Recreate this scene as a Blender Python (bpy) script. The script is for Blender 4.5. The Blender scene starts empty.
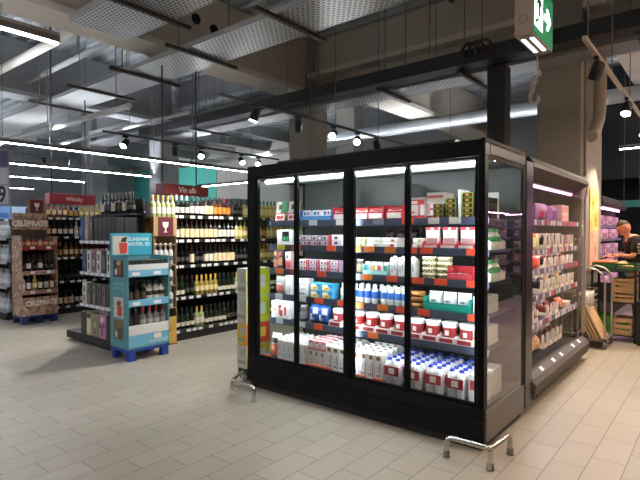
import bpy, bmesh, math, random
from mathutils import Vector, Matrix
random.seed(7)
PI = math.pi
sc = bpy.context.scene
col = sc.collection

# ------------------------------------------------------------------ helpers
def lin(c):
    return c/12.92 if c <= .04045 else ((c+.055)/1.055)**2.4
def rgb(h):
    h = h.lstrip('#')
    return tuple(lin(int(h[i:i+2], 16)/255) for i in (0, 2, 4))+(1,)

MATS = {}
def M(colr, rough=.5, metal=0., emit=0., noise=.0, nscale=20., coat=0.):
    """procedural principled material, cached by its look"""
    key = (colr, rough, metal, emit, noise, nscale, coat)
    if key in MATS: return MATS[key]
    m = bpy.data.materials.new('mat_'+colr.lstrip('#'))
    m.use_nodes = True
    nt = m.node_tree; b = nt.nodes['Principled BSDF']
    c = rgb(colr)
    b.inputs['Base Color'].default_value = c
    b.inputs['Roughness'].default_value = rough
    b.inputs['Metallic'].default_value = metal
    if coat: b.inputs['Coat Weight'].default_value = coat
    if emit:
        b.inputs['Emission Color'].default_value = c
        b.inputs['Emission Strength'].default_value = emit
    if noise:
        tc = nt.nodes.new('ShaderNodeTexCoord'); n = nt.nodes.new('ShaderNodeTexNoise')
        n.inputs['Scale'].default_value = nscale; n.inputs['Detail'].default_value = 4
        r = nt.nodes.new('ShaderNodeMapRange')
        r.inputs['From Min'].default_value = .3; r.inputs['From Max'].default_value = .7
        r.inputs['To Min'].default_value = 1-noise; r.inputs['To Max'].default_value = 1+noise
        mx = nt.nodes.new('ShaderNodeVectorMath'); mx.operation = 'SCALE'
        mx.inputs[0].default_value = c[:3]
        nt.links.new(tc.outputs['Object'], n.inputs['Vector'])
        nt.links.new(n.outputs['Fac'], r.inputs['Value'])
        nt.links.new(r.outputs['Result'], mx.inputs['Scale'])
        nt.links.new(mx.outputs['Vector'], b.inputs['Base Color'])
    MATS[key] = m
    return m

def glass_mat(name, tint, ior=1.45, rough=0.0, gl='#ffffff'):
    m = bpy.data.materials.new(name); m.use_nodes = True
    nt = m.node_tree; nt.nodes.clear()
    o = nt.nodes.new('ShaderNodeOutputMaterial'); mx = nt.nodes.new('ShaderNodeMixShader')
    t = nt.nodes.new('ShaderNodeBsdfTransparent'); g = nt.nodes.new('ShaderNodeBsdfGlossy')
    f = nt.nodes.new('ShaderNodeFresnel'); f.inputs['IOR'].default_value = ior
    t.inputs['Color'].default_value = rgb(tint); g.inputs['Roughness'].default_value = rough
    g.inputs['Color'].default_value = rgb(gl)
    ge = nt.nodes.new('ShaderNodeNewGeometry'); mt = nt.nodes.new('ShaderNodeMath'); mt.operation = 'MULTIPLY'; iv = nt.nodes.new('ShaderNodeMath'); iv.operation = 'SUBTRACT'
    iv.inputs[0].default_value = 1; nt.links.new(ge.outputs['Backfacing'], iv.inputs[1]); nt.links.new(f.outputs[0], mt.inputs[0]); nt.links.new(iv.outputs[0], mt.inputs[1])
    nt.links.new(mt.outputs[0], mx.inputs[0]); nt.links.new(t.outputs[0], mx.inputs[1])
    nt.links.new(g.outputs[0], mx.inputs[2]); nt.links.new(mx.outputs[0], o.inputs[0])
    return m

class MB:
    """collects shapes into one mesh"""
    def __init__(s): s.v = []; s.f = []; s.m = []; s.sm = []
    def add(s, vs, fs, m=0, smooth=False):
        b = len(s.v); s.v += [tuple(v) for v in vs]
        for f in fs: s.f.append(tuple(b+i for i in f)); s.m.append(m); s.sm.append(smooth)
        return s
    def box(s, x0, y0, z0, x1, y1, z1, m=0):
        if x0 > x1: x0, x1 = x1, x0
        if y0 > y1: y0, y1 = y1, y0
        if z0 > z1: z0, z1 = z1, z0
        v = [(x0,y0,z0),(x1,y0,z0),(x1,y1,z0),(x0,y1,z0),(x0,y0,z1),(x1,y0,z1),(x1,y1,z1),(x0,y1,z1)]
        return s.add(v, [(3,2,1,0),(4,5,6,7),(0,1,5,4),(1,2,6,5),(2,3,7,6),(3,0,4,7)], m)
    def bbox(s, x0, y0, z0, x1, y1, z1, r=.006, m=0):
        """box with chamfered vertical edges and a chamfered top"""
        if x0 > x1: x0, x1 = x1, x0
        if y0 > y1: y0, y1 = y1, y0
        r = min(r, (x1-x0)*.45, (y1-y0)*.45, (z1-z0)*.45)
        def ring(i, z):
            a, b, c, d = x0+i, y0+i, x1-i, y1-i
            return [(a+r,b,z),(c-r,b,z),(c,b+r,z),(c,d-r,z),(c-r,d,z),(a+r,d,z),(a,d-r,z),(a,b+r,z)]
        k = r*.5
        rs = [ring(k*.9, z0), ring(0, z0+k), ring(0, z1-k), ring(k*.9, z1)]
        v = sum(rs, [])
        f = [tuple(range(7, -1, -1)), tuple(range(24, 32))]
        for j in range(3):
            for i in range(8):
                a = j*8+i; b = j*8+(i+1) % 8
                f.append((a, b, b+8, a+8))
        return s.add(v, f, m)
    def lathe(s, prof, c=(0, 0, 0), seg=12, m=0, smooth=True, axis='z', squash=1.):
        v = []; f = []
        for (r, z) in prof:
            for i in range(seg):
                a = 2*PI*i/seg
                p = (r*math.cos(a), r*math.sin(a)*squash, z)
                if axis == 'x': p = (p[2], p[0], p[1])
                if axis == 'y': p = (p[0], p[2], -p[1])
                v.append((p[0]+c[0], p[1]+c[1], p[2]+c[2]))
        n = len(prof)
        for j in range(n-1):
            for i in range(seg):
                a = j*seg+i; b = j*seg+(i+1) % seg
                f.append((a, b, b+seg, a+seg))
        s.add(v, f, m, smooth)
        s.add(v[:seg], [tuple(range(seg-1, -1, -1))], m)
        s.add(v[-seg:], [tuple(range(seg))], m)
        return s
    def cyl(s, c, r, h, seg=12, m=0, axis='z'):
        return s.lathe([(r, 0), (r, h)], c, seg, m, True, axis)
    def tube(s, pts, r, seg=8, m=0):
        pts = [Vector(p) for p in pts]; n = len(pts); v = []; f = []
        up = None
        for i, p in enumerate(pts):
            d = ((pts[min(i+1, n-1)]-p).normalized()+(p-pts[max(i-1, 0)]).normalized())
            if d.length < 1e-6: d = pts[min(i+1, n-1)]-pts[max(i-1, 0)]
            d.normalize()
            if up is None:
                up = Vector((0, 0, 1)) if abs(d.z) < .9 else Vector((1, 0, 0))
            a = d.cross(up).normalized(); b = a.cross(d).normalized(); up = b
            for k in range(seg):
                t = 2*PI*k/seg
                v.append(p+a*math.cos(t)*r+b*math.sin(t)*r)
        for i in range(n-1):
            for k in range(seg):
                a = i*seg+k; b = i*seg+(k+1) % seg
                f.append((a, b, b+seg, a+seg))
        s.add(v, f, m, True)
        s.add(v[:seg], [tuple(range(seg-1, -1, -1))], m); s.add(v[-seg:], [tuple(range(seg))], m)
        return s
    def prism(s, poly, axis, a, b, m=0):
        """extrude a 2-D polygon along an axis from a to b ('x': poly is (y,z); 'y': (x,z); 'z': (x,y))"""
        def P(p, t):
            return {'x': (t, p[0], p[1]), 'y': (p[0], t, p[1]), 'z': (p[0], p[1], t)}[axis]
        n = len(poly)
        v = [P(p, a) for p in poly]+[P(p, b) for p in poly]
        f = [tuple(range(n)), tuple(range(2*n-1, n-1, -1))]
        for i in range(n): f.append((i, i+n, (i+1) % n+n, (i+1) % n))
        return s.add(v, f, m)
    def pillow(s, w, d, h, z0=0, nx=6, nz=6, m=0, c=(0, 0), seam=.012, lumps=.0):
        """an upright filled bag with crimped top and bottom seams"""
        v = []; f = []
        for side in (-1, 1):
            for j in range(nz+1):
                for i in range(nx+1):
                    u = i/nx*2-1; t = j/nz*2-1
                    k = max(0, (1-abs(u)**4)*(1-abs(t)**4))**.6
                    if j in (0, nz): k = 0
                    ww = w*(1-.06*(1-abs(t)**6))
                    y = side*(d/2*k*(1+lumps*random.uniform(-1, 1))+.0012)
                    v.append((c[0]+u*ww/2, c[1]+y, z0+(t+1)/2*h))
        W = nx+1; N = W*(nz+1)
        for k in (0, 1):
            for j in range(nz):
                for i in range(nx):
                    a = k*N+j*W+i
                    q = (a, a+1, a+W+1, a+W)
                    f.append(q if k == 0 else q[::-1])
        for i in range(nx):
            f.append((i+1, i, N+i, N+i+1)); a = nz*W+i
            f.append((a, a+1, N+a+1, N+a))
        for j in range(nz):
            a = j*W; f.append((a, a+W, N+a+W, N+a)); a = j*W+nx
            f.append((a+W, a, N+a, N+a+W))
        s.add(v, f, m, True)
        return s
    def blob(s, c, rx, ry, rz, m=0, seg=8, rings=6, flat=0.):
        prof = []
        v = []; f = []
        for j in range(1, rings):
            t = PI*j/rings
            for i in range(seg):
                a = 2*PI*i/seg
                v.append((c[0]+rx*math.sin(t)*math.cos(a), c[1]+ry*math.sin(t)*math.sin(a), c[2]-rz*math.cos(t)))
        for j in range(rings-2):
            for i in range(seg):
                a = j*seg+i; b = j*seg+(i+1) % seg
                f.append((a, b, b+seg, a+seg))
        n = len(v); v += [(c[0], c[1], c[2]-rz), (c[0], c[1], c[2]+rz)]
        for i in range(seg):
            f.append((n, (i+1) % seg, i)); k = (rings-2)*seg
            f.append((n+1, k+i, k+(i+1) % seg))
        return s.add(v, f, m, True)
    def build(s, name, mats, parent=None, loc=(0, 0, 0), rot=(0, 0, 0)):
        me = bpy.data.meshes.new(name); me.from_pydata(s.v, [], s.f)
        if not isinstance(mats, (list, tuple)): mats = [mats]
        for m in mats: me.materials.append(m)
        me.polygons.foreach_set('material_index', s.m)
        me.polygons.foreach_set('use_smooth', s.sm)
        bm = bmesh.new(); bm.from_mesh(me); bmesh.ops.recalc_face_normals(bm, faces=bm.faces); bm.to_mesh(me); bm.free()
        o = bpy.data.objects.new(name, me); col.objects.link(o)
        o.location = loc; o.rotation_euler = rot
        if parent: o.parent = parent
        return o

def tag(o, label, cat, group=None):
    o['label'] = label; o['category'] = cat
    if group: o['group'] = group
    return o
def thing(name, label, cat, loc=(0, 0, 0), rot=0, group=None):
    o = bpy.data.objects.new(name, None); col.objects.link(o)
    o.empty_display_size = .05
    o.location = loc; o.rotation_euler = (0, 0, rot)
    return tag(o, label, cat, group)
def struct(mb, name, mats, **k):
    o = mb.build(name, mats, **k); o['kind'] = 'structure'; return o
def copy_tree(o, parent=None):
    c = o.copy(); col.objects.link(c)
    if parent: c.parent = parent
    for ch in o.children: copy_tree(ch, c)
    return c
PROTO = {}
def place(key, make, loc, label, cat, group=None, rot=0., tilt=0.):
    """first use builds the thing, every later one copies it with its parts"""
    if key not in PROTO:
        o = make(); PROTO[key] = o
    else:
        o = copy_tree(PROTO[key])
    o.location = loc; o.rotation_euler = (tilt, 0, rot)
    if 'group' in o: del o['group']
    return tag(o, label, cat, group)
def root(name):
    o = bpy.data.objects.new(name, None); col.objects.link(o); o.empty_display_size = .05; return o
ORD = ['first', 'second', 'third', 'fourth', 'fifth', 'sixth', 'seventh', 'eighth', 'ninth', 'tenth', 'eleventh', 'twelfth',
       'thirteenth', 'fourteenth', 'fifteenth', 'sixteenth', 'seventeenth', 'eighteenth', 'nineteenth', 'twentieth'] + \
      ['twenty-'+k for k in ('first', 'second', 'third', 'fourth', 'fifth', 'sixth', 'seventh', 'eighth', 'ninth')] + ['thirtieth'] + \
      ['thirty-'+k for k in ('first', 'second', 'third', 'fourth', 'fifth', 'sixth', 'seventh', 'eighth', 'ninth')]
def nth(i, n):
    return 'leftmost' if i == 0 and n > 1 else ('rightmost' if i == n-1 and n > 1 else ORD[i])
def text(body, size, mat, parent, name='lettering', loc=(0, 0, 0), rot=(0, 0, 0), depth=.002, bold=0., space=1., sx=1.):
    cu = bpy.data.curves.new('t', 'FONT'); cu.body = body; cu.size = size; cu.extrude = depth
    cu.align_x = 'CENTER'; cu.align_y = 'CENTER'; cu.offset = bold; cu.space_character = space
    t = bpy.data.objects.new('t', cu); col.objects.link(t)
    dg = bpy.context.evaluated_depsgraph_get()
    me = bpy.data.meshes.new_from_object(t.evaluated_get(dg)); bpy.data.objects.remove(t)
    if sx != 1.:
        for v in me.vertices: v.co.x *= sx
    me.materials.clear(); me.materials.append(mat)
    o = bpy.data.objects.new(name, me); col.objects.link(o)
    o.location = loc; o.rotation_euler = rot
    if parent: o.parent = parent
    return o
FACE_X = (PI/2, 0, PI/2)      # text on a face looking towards +X
FACE_Y = (PI/2, 0, 0)         # text on a face looking towards -Y
def rect(mb, axis, p, a0, b0, a1, b1, t=.002, m=0):
    """thin printed panel: axis '-y' at y=p (a=x,b=z); '+x' at x=p (a=y,b=z); '-x'"""
    if axis == '-y': mb.box(a0, p-t, b0, a1, p, b1, m)
    elif axis == '+x': mb.box(p, a0, b0, p+t, a1, b1, m)
    else: mb.box(p-t, a0, b0, p, a1, b1, m)

WHITE = M('#e9e9e6', .5); OFFWHITE = M('#dcd8cc', .55); BLACK = M('#141516', .45); BLACKM = M('#191a1c', .4, .3)
DARK = M('#26282a', .5); RED = M('#c8202c', .45); TAGRED = M('#fb5c3a', .5); TAGWHITE = M('#e8e8ea', .5)
NAVY = M('#2c3550', .45); STEEL = M('#b9b9b7', .32, .9); CHROME = M('#c9c6c0', .25, 1.); GREYM = M('#6d6f70', .5, .2)
BLUE = M('#2a55c8', .4); LIGHTW = M('#f4f4f2', .4)
# ------------------------------------------------------------------ the building
def floor_mat():
    m = bpy.data.materials.new('tile_floor'); m.use_nodes = True; nt = m.node_tree; b = nt.nodes['Principled BSDF']
    tc = nt.nodes.new('ShaderNodeTexCoord'); mp = nt.nodes.new('ShaderNodeMapping')
    mp.inputs['Rotation'].default_value = (0, 0, PI/2); mp.inputs['Location'].default_value = (0, .013, 0)
    br = nt.nodes.new('ShaderNodeTexBrick')
    br.inputs['Scale'].default_value = 1; br.inputs['Brick Width'].default_value = .4; br.inputs['Row Height'].default_value = .2
    br.inputs['Mortar Size'].default_value = .003; br.inputs['Mortar Smooth'].default_value = .2
    br.inputs['Color1'].default_value = rgb('#9e988b'); br.inputs['Color2'].default_value = rgb('#969083')
    br.inputs['Mortar'].default_value = rgb('#5f5b55'); br.offset = .5
    n = nt.nodes.new('ShaderNodeTexNoise'); n.inputs['Scale'].default_value = 3; n.inputs['Detail'].default_value = 6
    r = nt.nodes.new('ShaderNodeMapRange'); r.inputs['To Min'].default_value = .9; r.inputs['To Max'].default_value = 1.08
    sc_ = nt.nodes.new('ShaderNodeVectorMath'); sc_.operation = 'SCALE'
    r2 = nt.nodes.new('ShaderNodeMapRange'); r2.inputs['To Min'].default_value = .26; r2.inputs['To Max'].default_value = .48
    L = nt.links.new
    L(tc.outputs['Object'], mp.inputs['Vector']); L(mp.outputs[0], br.inputs['Vector']); L(tc.outputs['Object'], n.inputs['Vector'])
    L(n.outputs['Fac'], r.inputs['Value']); L(br.outputs['Color'], sc_.inputs[0]); L(r.outputs[0], sc_.inputs['Scale'])
    L(sc_.outputs[0], b.inputs['Base Color']); L(n.outputs['Fac'], r2.inputs['Value']); L(r2.outputs[0], b.inputs['Roughness'])
    bp = nt.nodes.new('ShaderNodeBump'); bp.inputs['Strength'].default_value = .25; bp.inputs['Distance'].default_value = .002; bp.invert = True
    L(br.outputs['Fac'], bp.inputs['Height']); L(bp.outputs[0], b.inputs['Normal'])
    return m
XL, XR, YN, YF, ZC = -25., 5., -7., 12., 5.4
struct(MB().box(XL, YN, -.1, XR, YF, 0), 'floor', floor_mat())
# corrugated roof deck
mb = MB(); poly = []
y = YN
while y < YF:
    poly += [(y, ZC), (y+.1, ZC), (y+.14, ZC+.08), (y+.26, ZC+.08)]; y += .3
poly += [(y, ZC), (y, ZC+.15), (YN, ZC+.15)]
# build as strips to keep the faces planar
n = len(poly)-2
v = [(XL, p[0], p[1]) for p in poly[:n]]+[(XR, p[0], p[1]) for p in poly[:n]]
mb.add(v, [(i, i+1, i+1+n, i+n) for i in range(n-1)])
mb.box(XL, YN, ZC+.1, XR, y, ZC+.15)
struct(mb, 'ceiling', M('#a9afb4', .85, 0., 0, .08, 2.))
WALL = M('#a7a9aa', .8, 0, 0, .05, 1.5)
struct(MB().box(XL, YF, 0, -2.2, YF+.15, ZC+.1), 'wall_back', WALL)
struct(MB().box(-2.2, YF, 0, XR, YF+.15, ZC+.1), 'wall_right_back', M('#17181a', .8, 0, 0, .05, 1.5))
struct(MB().box(XL-.15, YN, 0, XL, YF+.15, ZC+.1), 'wall_left', WALL)
struct(MB().box(XR, YN, 0, XR+.15, YF+.15, ZC+.1), 'wall_right', M('#4d4a46', .8, 0, 0, .05, 1.5))
struct(MB().box(XL-.15, YN-.15, 0, XR+.15, YN, ZC+.1), 'wall_front', M('#4a4a4a', .8, 0, 0, .05, 1.5))
# teal band and light upper band on the back wall
struct(MB().box(-24.9, YF-.04, 2.0, -17.6, YF, 4.95), 'trim_1', M('#4db3ad', .7))
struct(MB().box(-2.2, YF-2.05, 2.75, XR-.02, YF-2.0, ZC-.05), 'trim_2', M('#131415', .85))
struct(MB().box(-24.98, 3.5, 2.35, -24.9, 5.2, 3.9), 'trim_3', M('#a51d2c', .6))
# columns
CON = M('#918c84', .85, 0, 0, .07, 3.)
CONG = M('#7d7f80', .85, 0, 0, .06, 3.)
def column(x0, y0, x1, y1, mat):
    o = struct(MB().bbox(x0, y0, 0, x1, y1, ZC+.02, .02), 'concrete_column', mat); return o
column(-.877, 4.3, -.277, 5.72, CON)
column(-5.783, 4.3, -5.21, 4.87, CON)
column(-11.0, 4.3, -10.43, 4.87, CONG)
column(-14.95, 4.3, -14.28, 4.86, CONG)
column(-8.14, 9.0, -7.456, 9.48, CON)
# beams
BEAM = M('#bbb2a4', .75, 0, 0, .06, 2.)
FLANGE = M('#d6cfc3', .7, 0, 0, .04, 3.)
def beam(x0, y0, x1, y1, along, mat, z0=4.27, z1=5.38, zt=4.62, fl=None):
    mb = MB(); f = MB()
    if along == 'y':
        c = (x0+x1)/2
        f.box(x0, y0, z0, x1, y1, z0+.09); mb.box(c-.17, y0, z0+.09, c+.17, y1, z1)
    else:
        c = (y0+y1)/2
        f.box(x0, y0-.08, z0, x1, y1, z0+.08); mb.box(x0, c-.1, z0+.08, x1, c+.1, z1); f.box(x0, y0-.1, zt-.04, x1, c-.1, zt+.05)
    o = struct(mb, 'ceiling_beam', mat); f.build('flange', fl or FLANGE, o)
    return o
b = beam(-5.78, YN, -5.21, 4.3, 'y', BEAM)
for (yy, zz, r) in ((1.62, 4.92, .085), (1.98, 4.86, .085)):
    MB().cyl((-5.325, yy, zz), r, .012, 16, 0, 'x').build('web_hole', M('#0d0d0d', .9), b)
BG = M('#8b8d90', .75, 0, 0, .05, 3.); FG = M('#b4b7ba', .7, 0, 0, .04, 3.)
beam(-5.21, 4.32, -.88, 4.85, 'x', BEAM); beam(-.27, 4.32, XR, 4.85, 'x', BEAM)
beam(-10.43, 4.32, -5.78, 4.85, 'x', BG, fl=FG); beam(-14.28, 4.32, -11.0, 4.85, 'x', BG, fl=FG)
beam(-4.75, 4.95, -4.1, YF, 'y', BEAM); beam(-10.2, YN, -9.7, 4.2, 'y', BG, fl=FG)
beam(.9, YN, 1.45, 4.2, 'y', BEAM); beam(-.1, 4.95, .4, YF-2.1, 'y', BEAM, 4.3)
for k in range(6):
    x = -23+k*2.2
    struct(MB().box(x, 5.2, 5.0, x+.14, YF, 5.38), 'ceiling_beam', M('#8d9192', .6))
# bracing rods of the roof
for i, (a, c) in enumerate((((-4.0, 5.2, 4.9), (-1.2, 8.8, 5.2)), ((-1.2, 5.2, 4.9), (-4.0, 8.8, 5.2)), ((-8.6, 5.2, 4.9), (-5.2, 8.8, 5.2)), ((-5.2, 5.2, 4.9), (-8.6, 8.8, 5.2)))):
    tag(MB().tube([a, c], .03, 6).build('bracing_rod', M('#b5b9bb', .5)),
        ['white diagonal roof brace rising to the right behind black chiller post', 'white diagonal roof brace rising to the left behind black chiller post',
         'white diagonal roof brace rising right, left of the middle column', 'white diagonal roof brace rising left, left of the middle column'][i], 'roof brace', 'diagonal roof braces')

# ------------------------------------------------------------------ cable trays
def perf_mat(name, c, c2):
    m = bpy.data.materials.new(name); m.use_nodes = True; nt = m.node_tree; b = nt.nodes['Principled BSDF']
    b.inputs['Metallic'].default_value = .7; b.inputs['Roughness'].default_value = .35
    tc = nt.nodes.new('ShaderNodeTexCoord'); br = nt.nodes.new('ShaderNodeTexBrick'); L = nt.links.new
    br.inputs['Scale'].default_value = 1; br.inputs['Brick Width'].default_value = .075; br.inputs['Row Height'].default_value = .045
    br.inputs['Mortar Size'].default_value = .0135; br.inputs['Mortar Smooth'].default_value = .1
    br.inputs['Color1'].default_value = rgb(c2); br.inputs['Color2'].default_value = rgb(c2); br.inputs['Mortar'].default_value = rgb(c)
    L(tc.outputs['Object'], br.inputs['Vector']); L(br.outputs['Color'], b.inputs['Base Color'])
    return m
PERF = perf_mat('perforated_tray', '#c3c4c2', '#2b2c2d')
TRAYS = M('#b4b5b4', .4, .7); UNI = M('#3a3533', .6, .3)
def cable_tray(x0, x1, y0, y1, z, label, sup, zt=5.4):
    t = thing('cable_tray', label, 'cable tray', ((x0+x1)/2, (y0+y1)/2, z))
    w = (x1-x0)/2; d = (y1-y0)/2
    MB().box(-w, -d, 0, w, d, .004).build('perforated_base', PERF, t)
    for s in (-1, 1):
        MB().box(-w, s*d-.003, 0, w, s*d+.003, .07).build('side_rail', TRAYS, t)
    for x in sup:
        xx = x-(x0+x1)/2
        u = MB().box(xx-.025, -d-.3, -.045, xx+.025, d+.25, -.002).build('support_channel', UNI, t)
        for s in (-1, 1):
            MB().cyl((xx, s*(d+.1), -.06), .008, zt-z+.05, 6).build('threaded_rod', GREYM, u)
    return t
cable_tray(-15., 3.0, .78, 1.45, 4.0, 'galvanised perforated cable tray crossing under the long concrete beam', [-8.9, -7.3, -5.9, -4.45, -2.75, -1.0, .8])
cable_tray(-5.15, -.4, -.45, .36, 4.16, 'wide perforated cable tray nearest the camera at the top of the view', [-4.1, -2.0])
cable_tray(-9.5, 4.5, 3.5, 3.95, 3.75, 'perforated cable tray hanging behind the long black duct above chillers', [-7.6, -5., -2.9, -1.6, .5, 2.])
# black flat duct
t = tag(MB().bbox(-9.5, 3.08, 3.76, 4.5, 3.38, 3.95, .02).build('flat_duct', M('#101112', .5)), 'long flat black duct running above the chillers', 'duct')
for x in (-7, -4.2, -2.0, 1.2):
    for yy in (3.13, 3.33): MB().cyl((x, yy, 3.9), .007, 1.55, 6).build('hanger_rod', GREYM, t)
# black coil of cable on duct
t = thing('cable_coil', 'coil of black cable hanging at the black duct over the black post', 'cable', (-1.28, 3.035, 3.9))
for k in range(3):
    pts = [(.10*math.cos(a*PI/8)+.17*(k-1)*.6, -.01*k, .10*math.sin(a*PI/8)) for a in range(17)]
    MB().tube(pts, .022, 6).build('cable_loop', M('#0c0c0d', .5), t)
# pipes
def pipe(pts, r, label, mat, cat='pipe', name='ceiling_pipe', hang=()):
    o = tag(MB().tube(pts, r, 10).build(name, mat), label, cat)
    for (x, y, z) in hang: MB().cyl((x, y, z), .007, 5.4-z, 6).build('hanger_rod', GREYM, o)
    return o
WP = M('#c9c5bb', .5)
pipe([(-24, .0, 4.6), (-5.85, .25, 4.6)], .075, 'thick cream pipe running left from the long beam, upper left', WP, hang=[(-7.2, .23, 4.65), (-10, .2, 4.65)])
pipe([(-24, .9, 4.58), (-5.85, .78, 4.58)], .05, 'thinner grey pipe running left behind the thick cream pipe', M('#a8a8a6', .5), hang=[(-7.6, .79, 4.6)])
pipe([(-15, .55, 3.42), (-5.72, .69, 3.42)], .045, 'pale pipe with a cut end beneath the cable tray, upper left', M('#c4c4c0', .5), hang=[(-6.1, .685, 3.45), (-8.5, .65, 3.45)])
pipe([(-12, 5.6, 3.5), (-4.9, 5.6, 3.5)], .07, 'white pipe running behind middle column below the roof', M('#c9cdd0', .5), hang=[(-7, 5.6, 3.55)])
pipe([(-12, 2.0, 3.62), (-6.0, 2.0, 3.62)], .035, 'slim pale pipe crossing in front of the black duct, left', M('#b9bab8', .5), hang=[(-8, 2., 3.65), (-6.3, 2., 3.65)])
pipe([(-8.2, 7.6, 4.1), (4.5, 7.6, 4.1)], .14, 'fat bright duct pipe under the roof beyond the chillers', M('#c2c7ca', .35, .4), hang=[(-3, 7.6, 4.2)])
pipe([(-5.3, 1.5, 4.2), (-5.15, 1.5, 4.2), (-3.1, 1.75, 4.2), (-3.0, 1.75, 4.2), (-3.0, 1.75, 5.39)], .018, 'thin white conduit between two hangers above the perforated tray', M('#bcbcb8', .5), 'conduit', 'conduit')
# bent white pipe against the right column
pts = [(-.17, 4.62, 5.39), (-.17, 4.62, 3.35)]+[(-.17-.12*(1-math.cos(a)), 4.62, 3.35-.28*math.sin(a)) for a in (.4, .8, 1.2, 1.45)]
tag(MB().tube([(-.14, 4.75, 4.18), (-.14, 4.75, 3.3), (-.15, 4.72, 3.14), (-.17, 4.64, 3.0), (-.185, 4.54, 2.9), (-.19, 4.44, 2.85)], .085, 12).build('downpipe', M('#a59c8f', .6)),
    'fat beige pipe bending in at the foot, beside the right column', 'pipe')
tag(MB().tube([(-.257, 4.42, 4.2), (-.257, 4.42, 2.3)], .02, 8).build('conduit', M('#8d867b', .5)), 'thin conduit running down the edge of the right column', 'conduit')
# black post behind the chillers
t = thing('support_post', 'square black post rising behind the tall glass chiller', 'post', (-1.13, 3.45, 0))
MB().bbox(-.12, -.12, .012, .12, .12, 3.74, .01).build('post_shaft', M('#0f1011', .5), t)
MB().box(-.17, -.17, 0, .17, .17, .012).build('base_plate', BLACKM, t)

# ------------------------------------------------------------------ ceiling lights
UPL = M('#f2f6fe', .5, 0, 140.)
TUBE = M('#f2f6ff', .5, 0, 38.)
def led_line(x0, y0, x1, y1, z, label, w=.045, zc=5.41, mat=None, rods=None, up=150.):
    L = math.hypot(x1-x0, y1-y0); a = math.atan2(y1-y0, x1-x0)
    t = thing('led_light_line', label, 'ceiling light', ((x0+x1)/2, (y0+y1)/2, z), a)
    MB().box(-L/2, -w/2-.008, .012, L/2, w/2+.008, .06).build('housing', M('#5a5c5d', .5, .2), t)
    MB().box(-L/2+.01, -w/2, 0, L/2-.01, w/2, .012).build('light_tube', mat or TUBE, t)
    MB().box(-L/2+.02, -w/2+.003, .0605, L/2-.02, w/2-.003, .062).build('added_uplight', M('#f2f6fe', .5, 0, up), t)  # glowing top strip added to brighten the roof and beams
    for s in (-1, 1): MB().box(-L/2, s*(w/2+.008), .06, L/2, s*(w/2), .085).build('added_side_lip', M('#8e9090', .4, .5), t)  # side lips added to hide the glowing top strip from below
    k = max(1, int(L/3))
    for x in (rods or [-L/2+L*(i+.5)/k for i in range(k)]):
        MB().cyl((x, 0, .06), .006, zc-z-.06, 6).build('suspension_rod', GREYM, t)
    return t
led_line(-2.85, -6.5, -2.85, -1.56, 3.0, 'bright linear ceiling light with its end at upper left', w=.03)
led_line(-8.15, -6.5, -7.95, 6.0, 3.0, 'longest white light line crossing the left aisles above the whisky sign', up=260., w=.03, rods=[-4.75, -1.75, .75, 2.8])
led_line(-10.85, -6.5, -10.75, 4.2, 3.0, 'second white light line, beyond the longest one at left', up=260., w=.03, zc=5.41, rods=[-4., -1.5, .6, 3.2])
led_line(-13.6, -6.5, -13.6, 3.8, 3.0, 'third white light line, behind left of the grey column', up=260., w=.03)
led_line(-17.4, -6.5, -17.4, 3.8, 3.0, 'fourth white light line far back at left', up=170., w=.03)
led_line(-21.4, -6.5, -21.4, 3.8, 3.0, 'farthest white light line by the left wall', up=170., w=.03)
led_line(-12.3, 6.9, -6.2, 6.9, 3.0, 'white light line running across behind the white wine sign', up=170.)
led_line(-5.6, 7.0, -1.3, 7.0, 2.85, 'unseen light line added behind the black chiller to brighten the roof', up=110.)  # added out of sight so its upward glow lifts the roof
led_line(-.51, 9.0, 3.2, 9.0, 3.28, 'white light line before the dark wall at far right')
led_line(2.3, -6.5, 2.3, 8.0, 3.2, 'unseen warm light line added over the aisle right of the chillers', up=260., mat=M('#ffd6b4', .5, 0, 80.))  # added outside the view to light the right side and floor
led_line(-4.2, -6.5, -4.2, -2.9, 3.0, 'unseen light line added over the open floor left of the camera', up=300.)  # added outside the view as extra light for floor and ceiling

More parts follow.
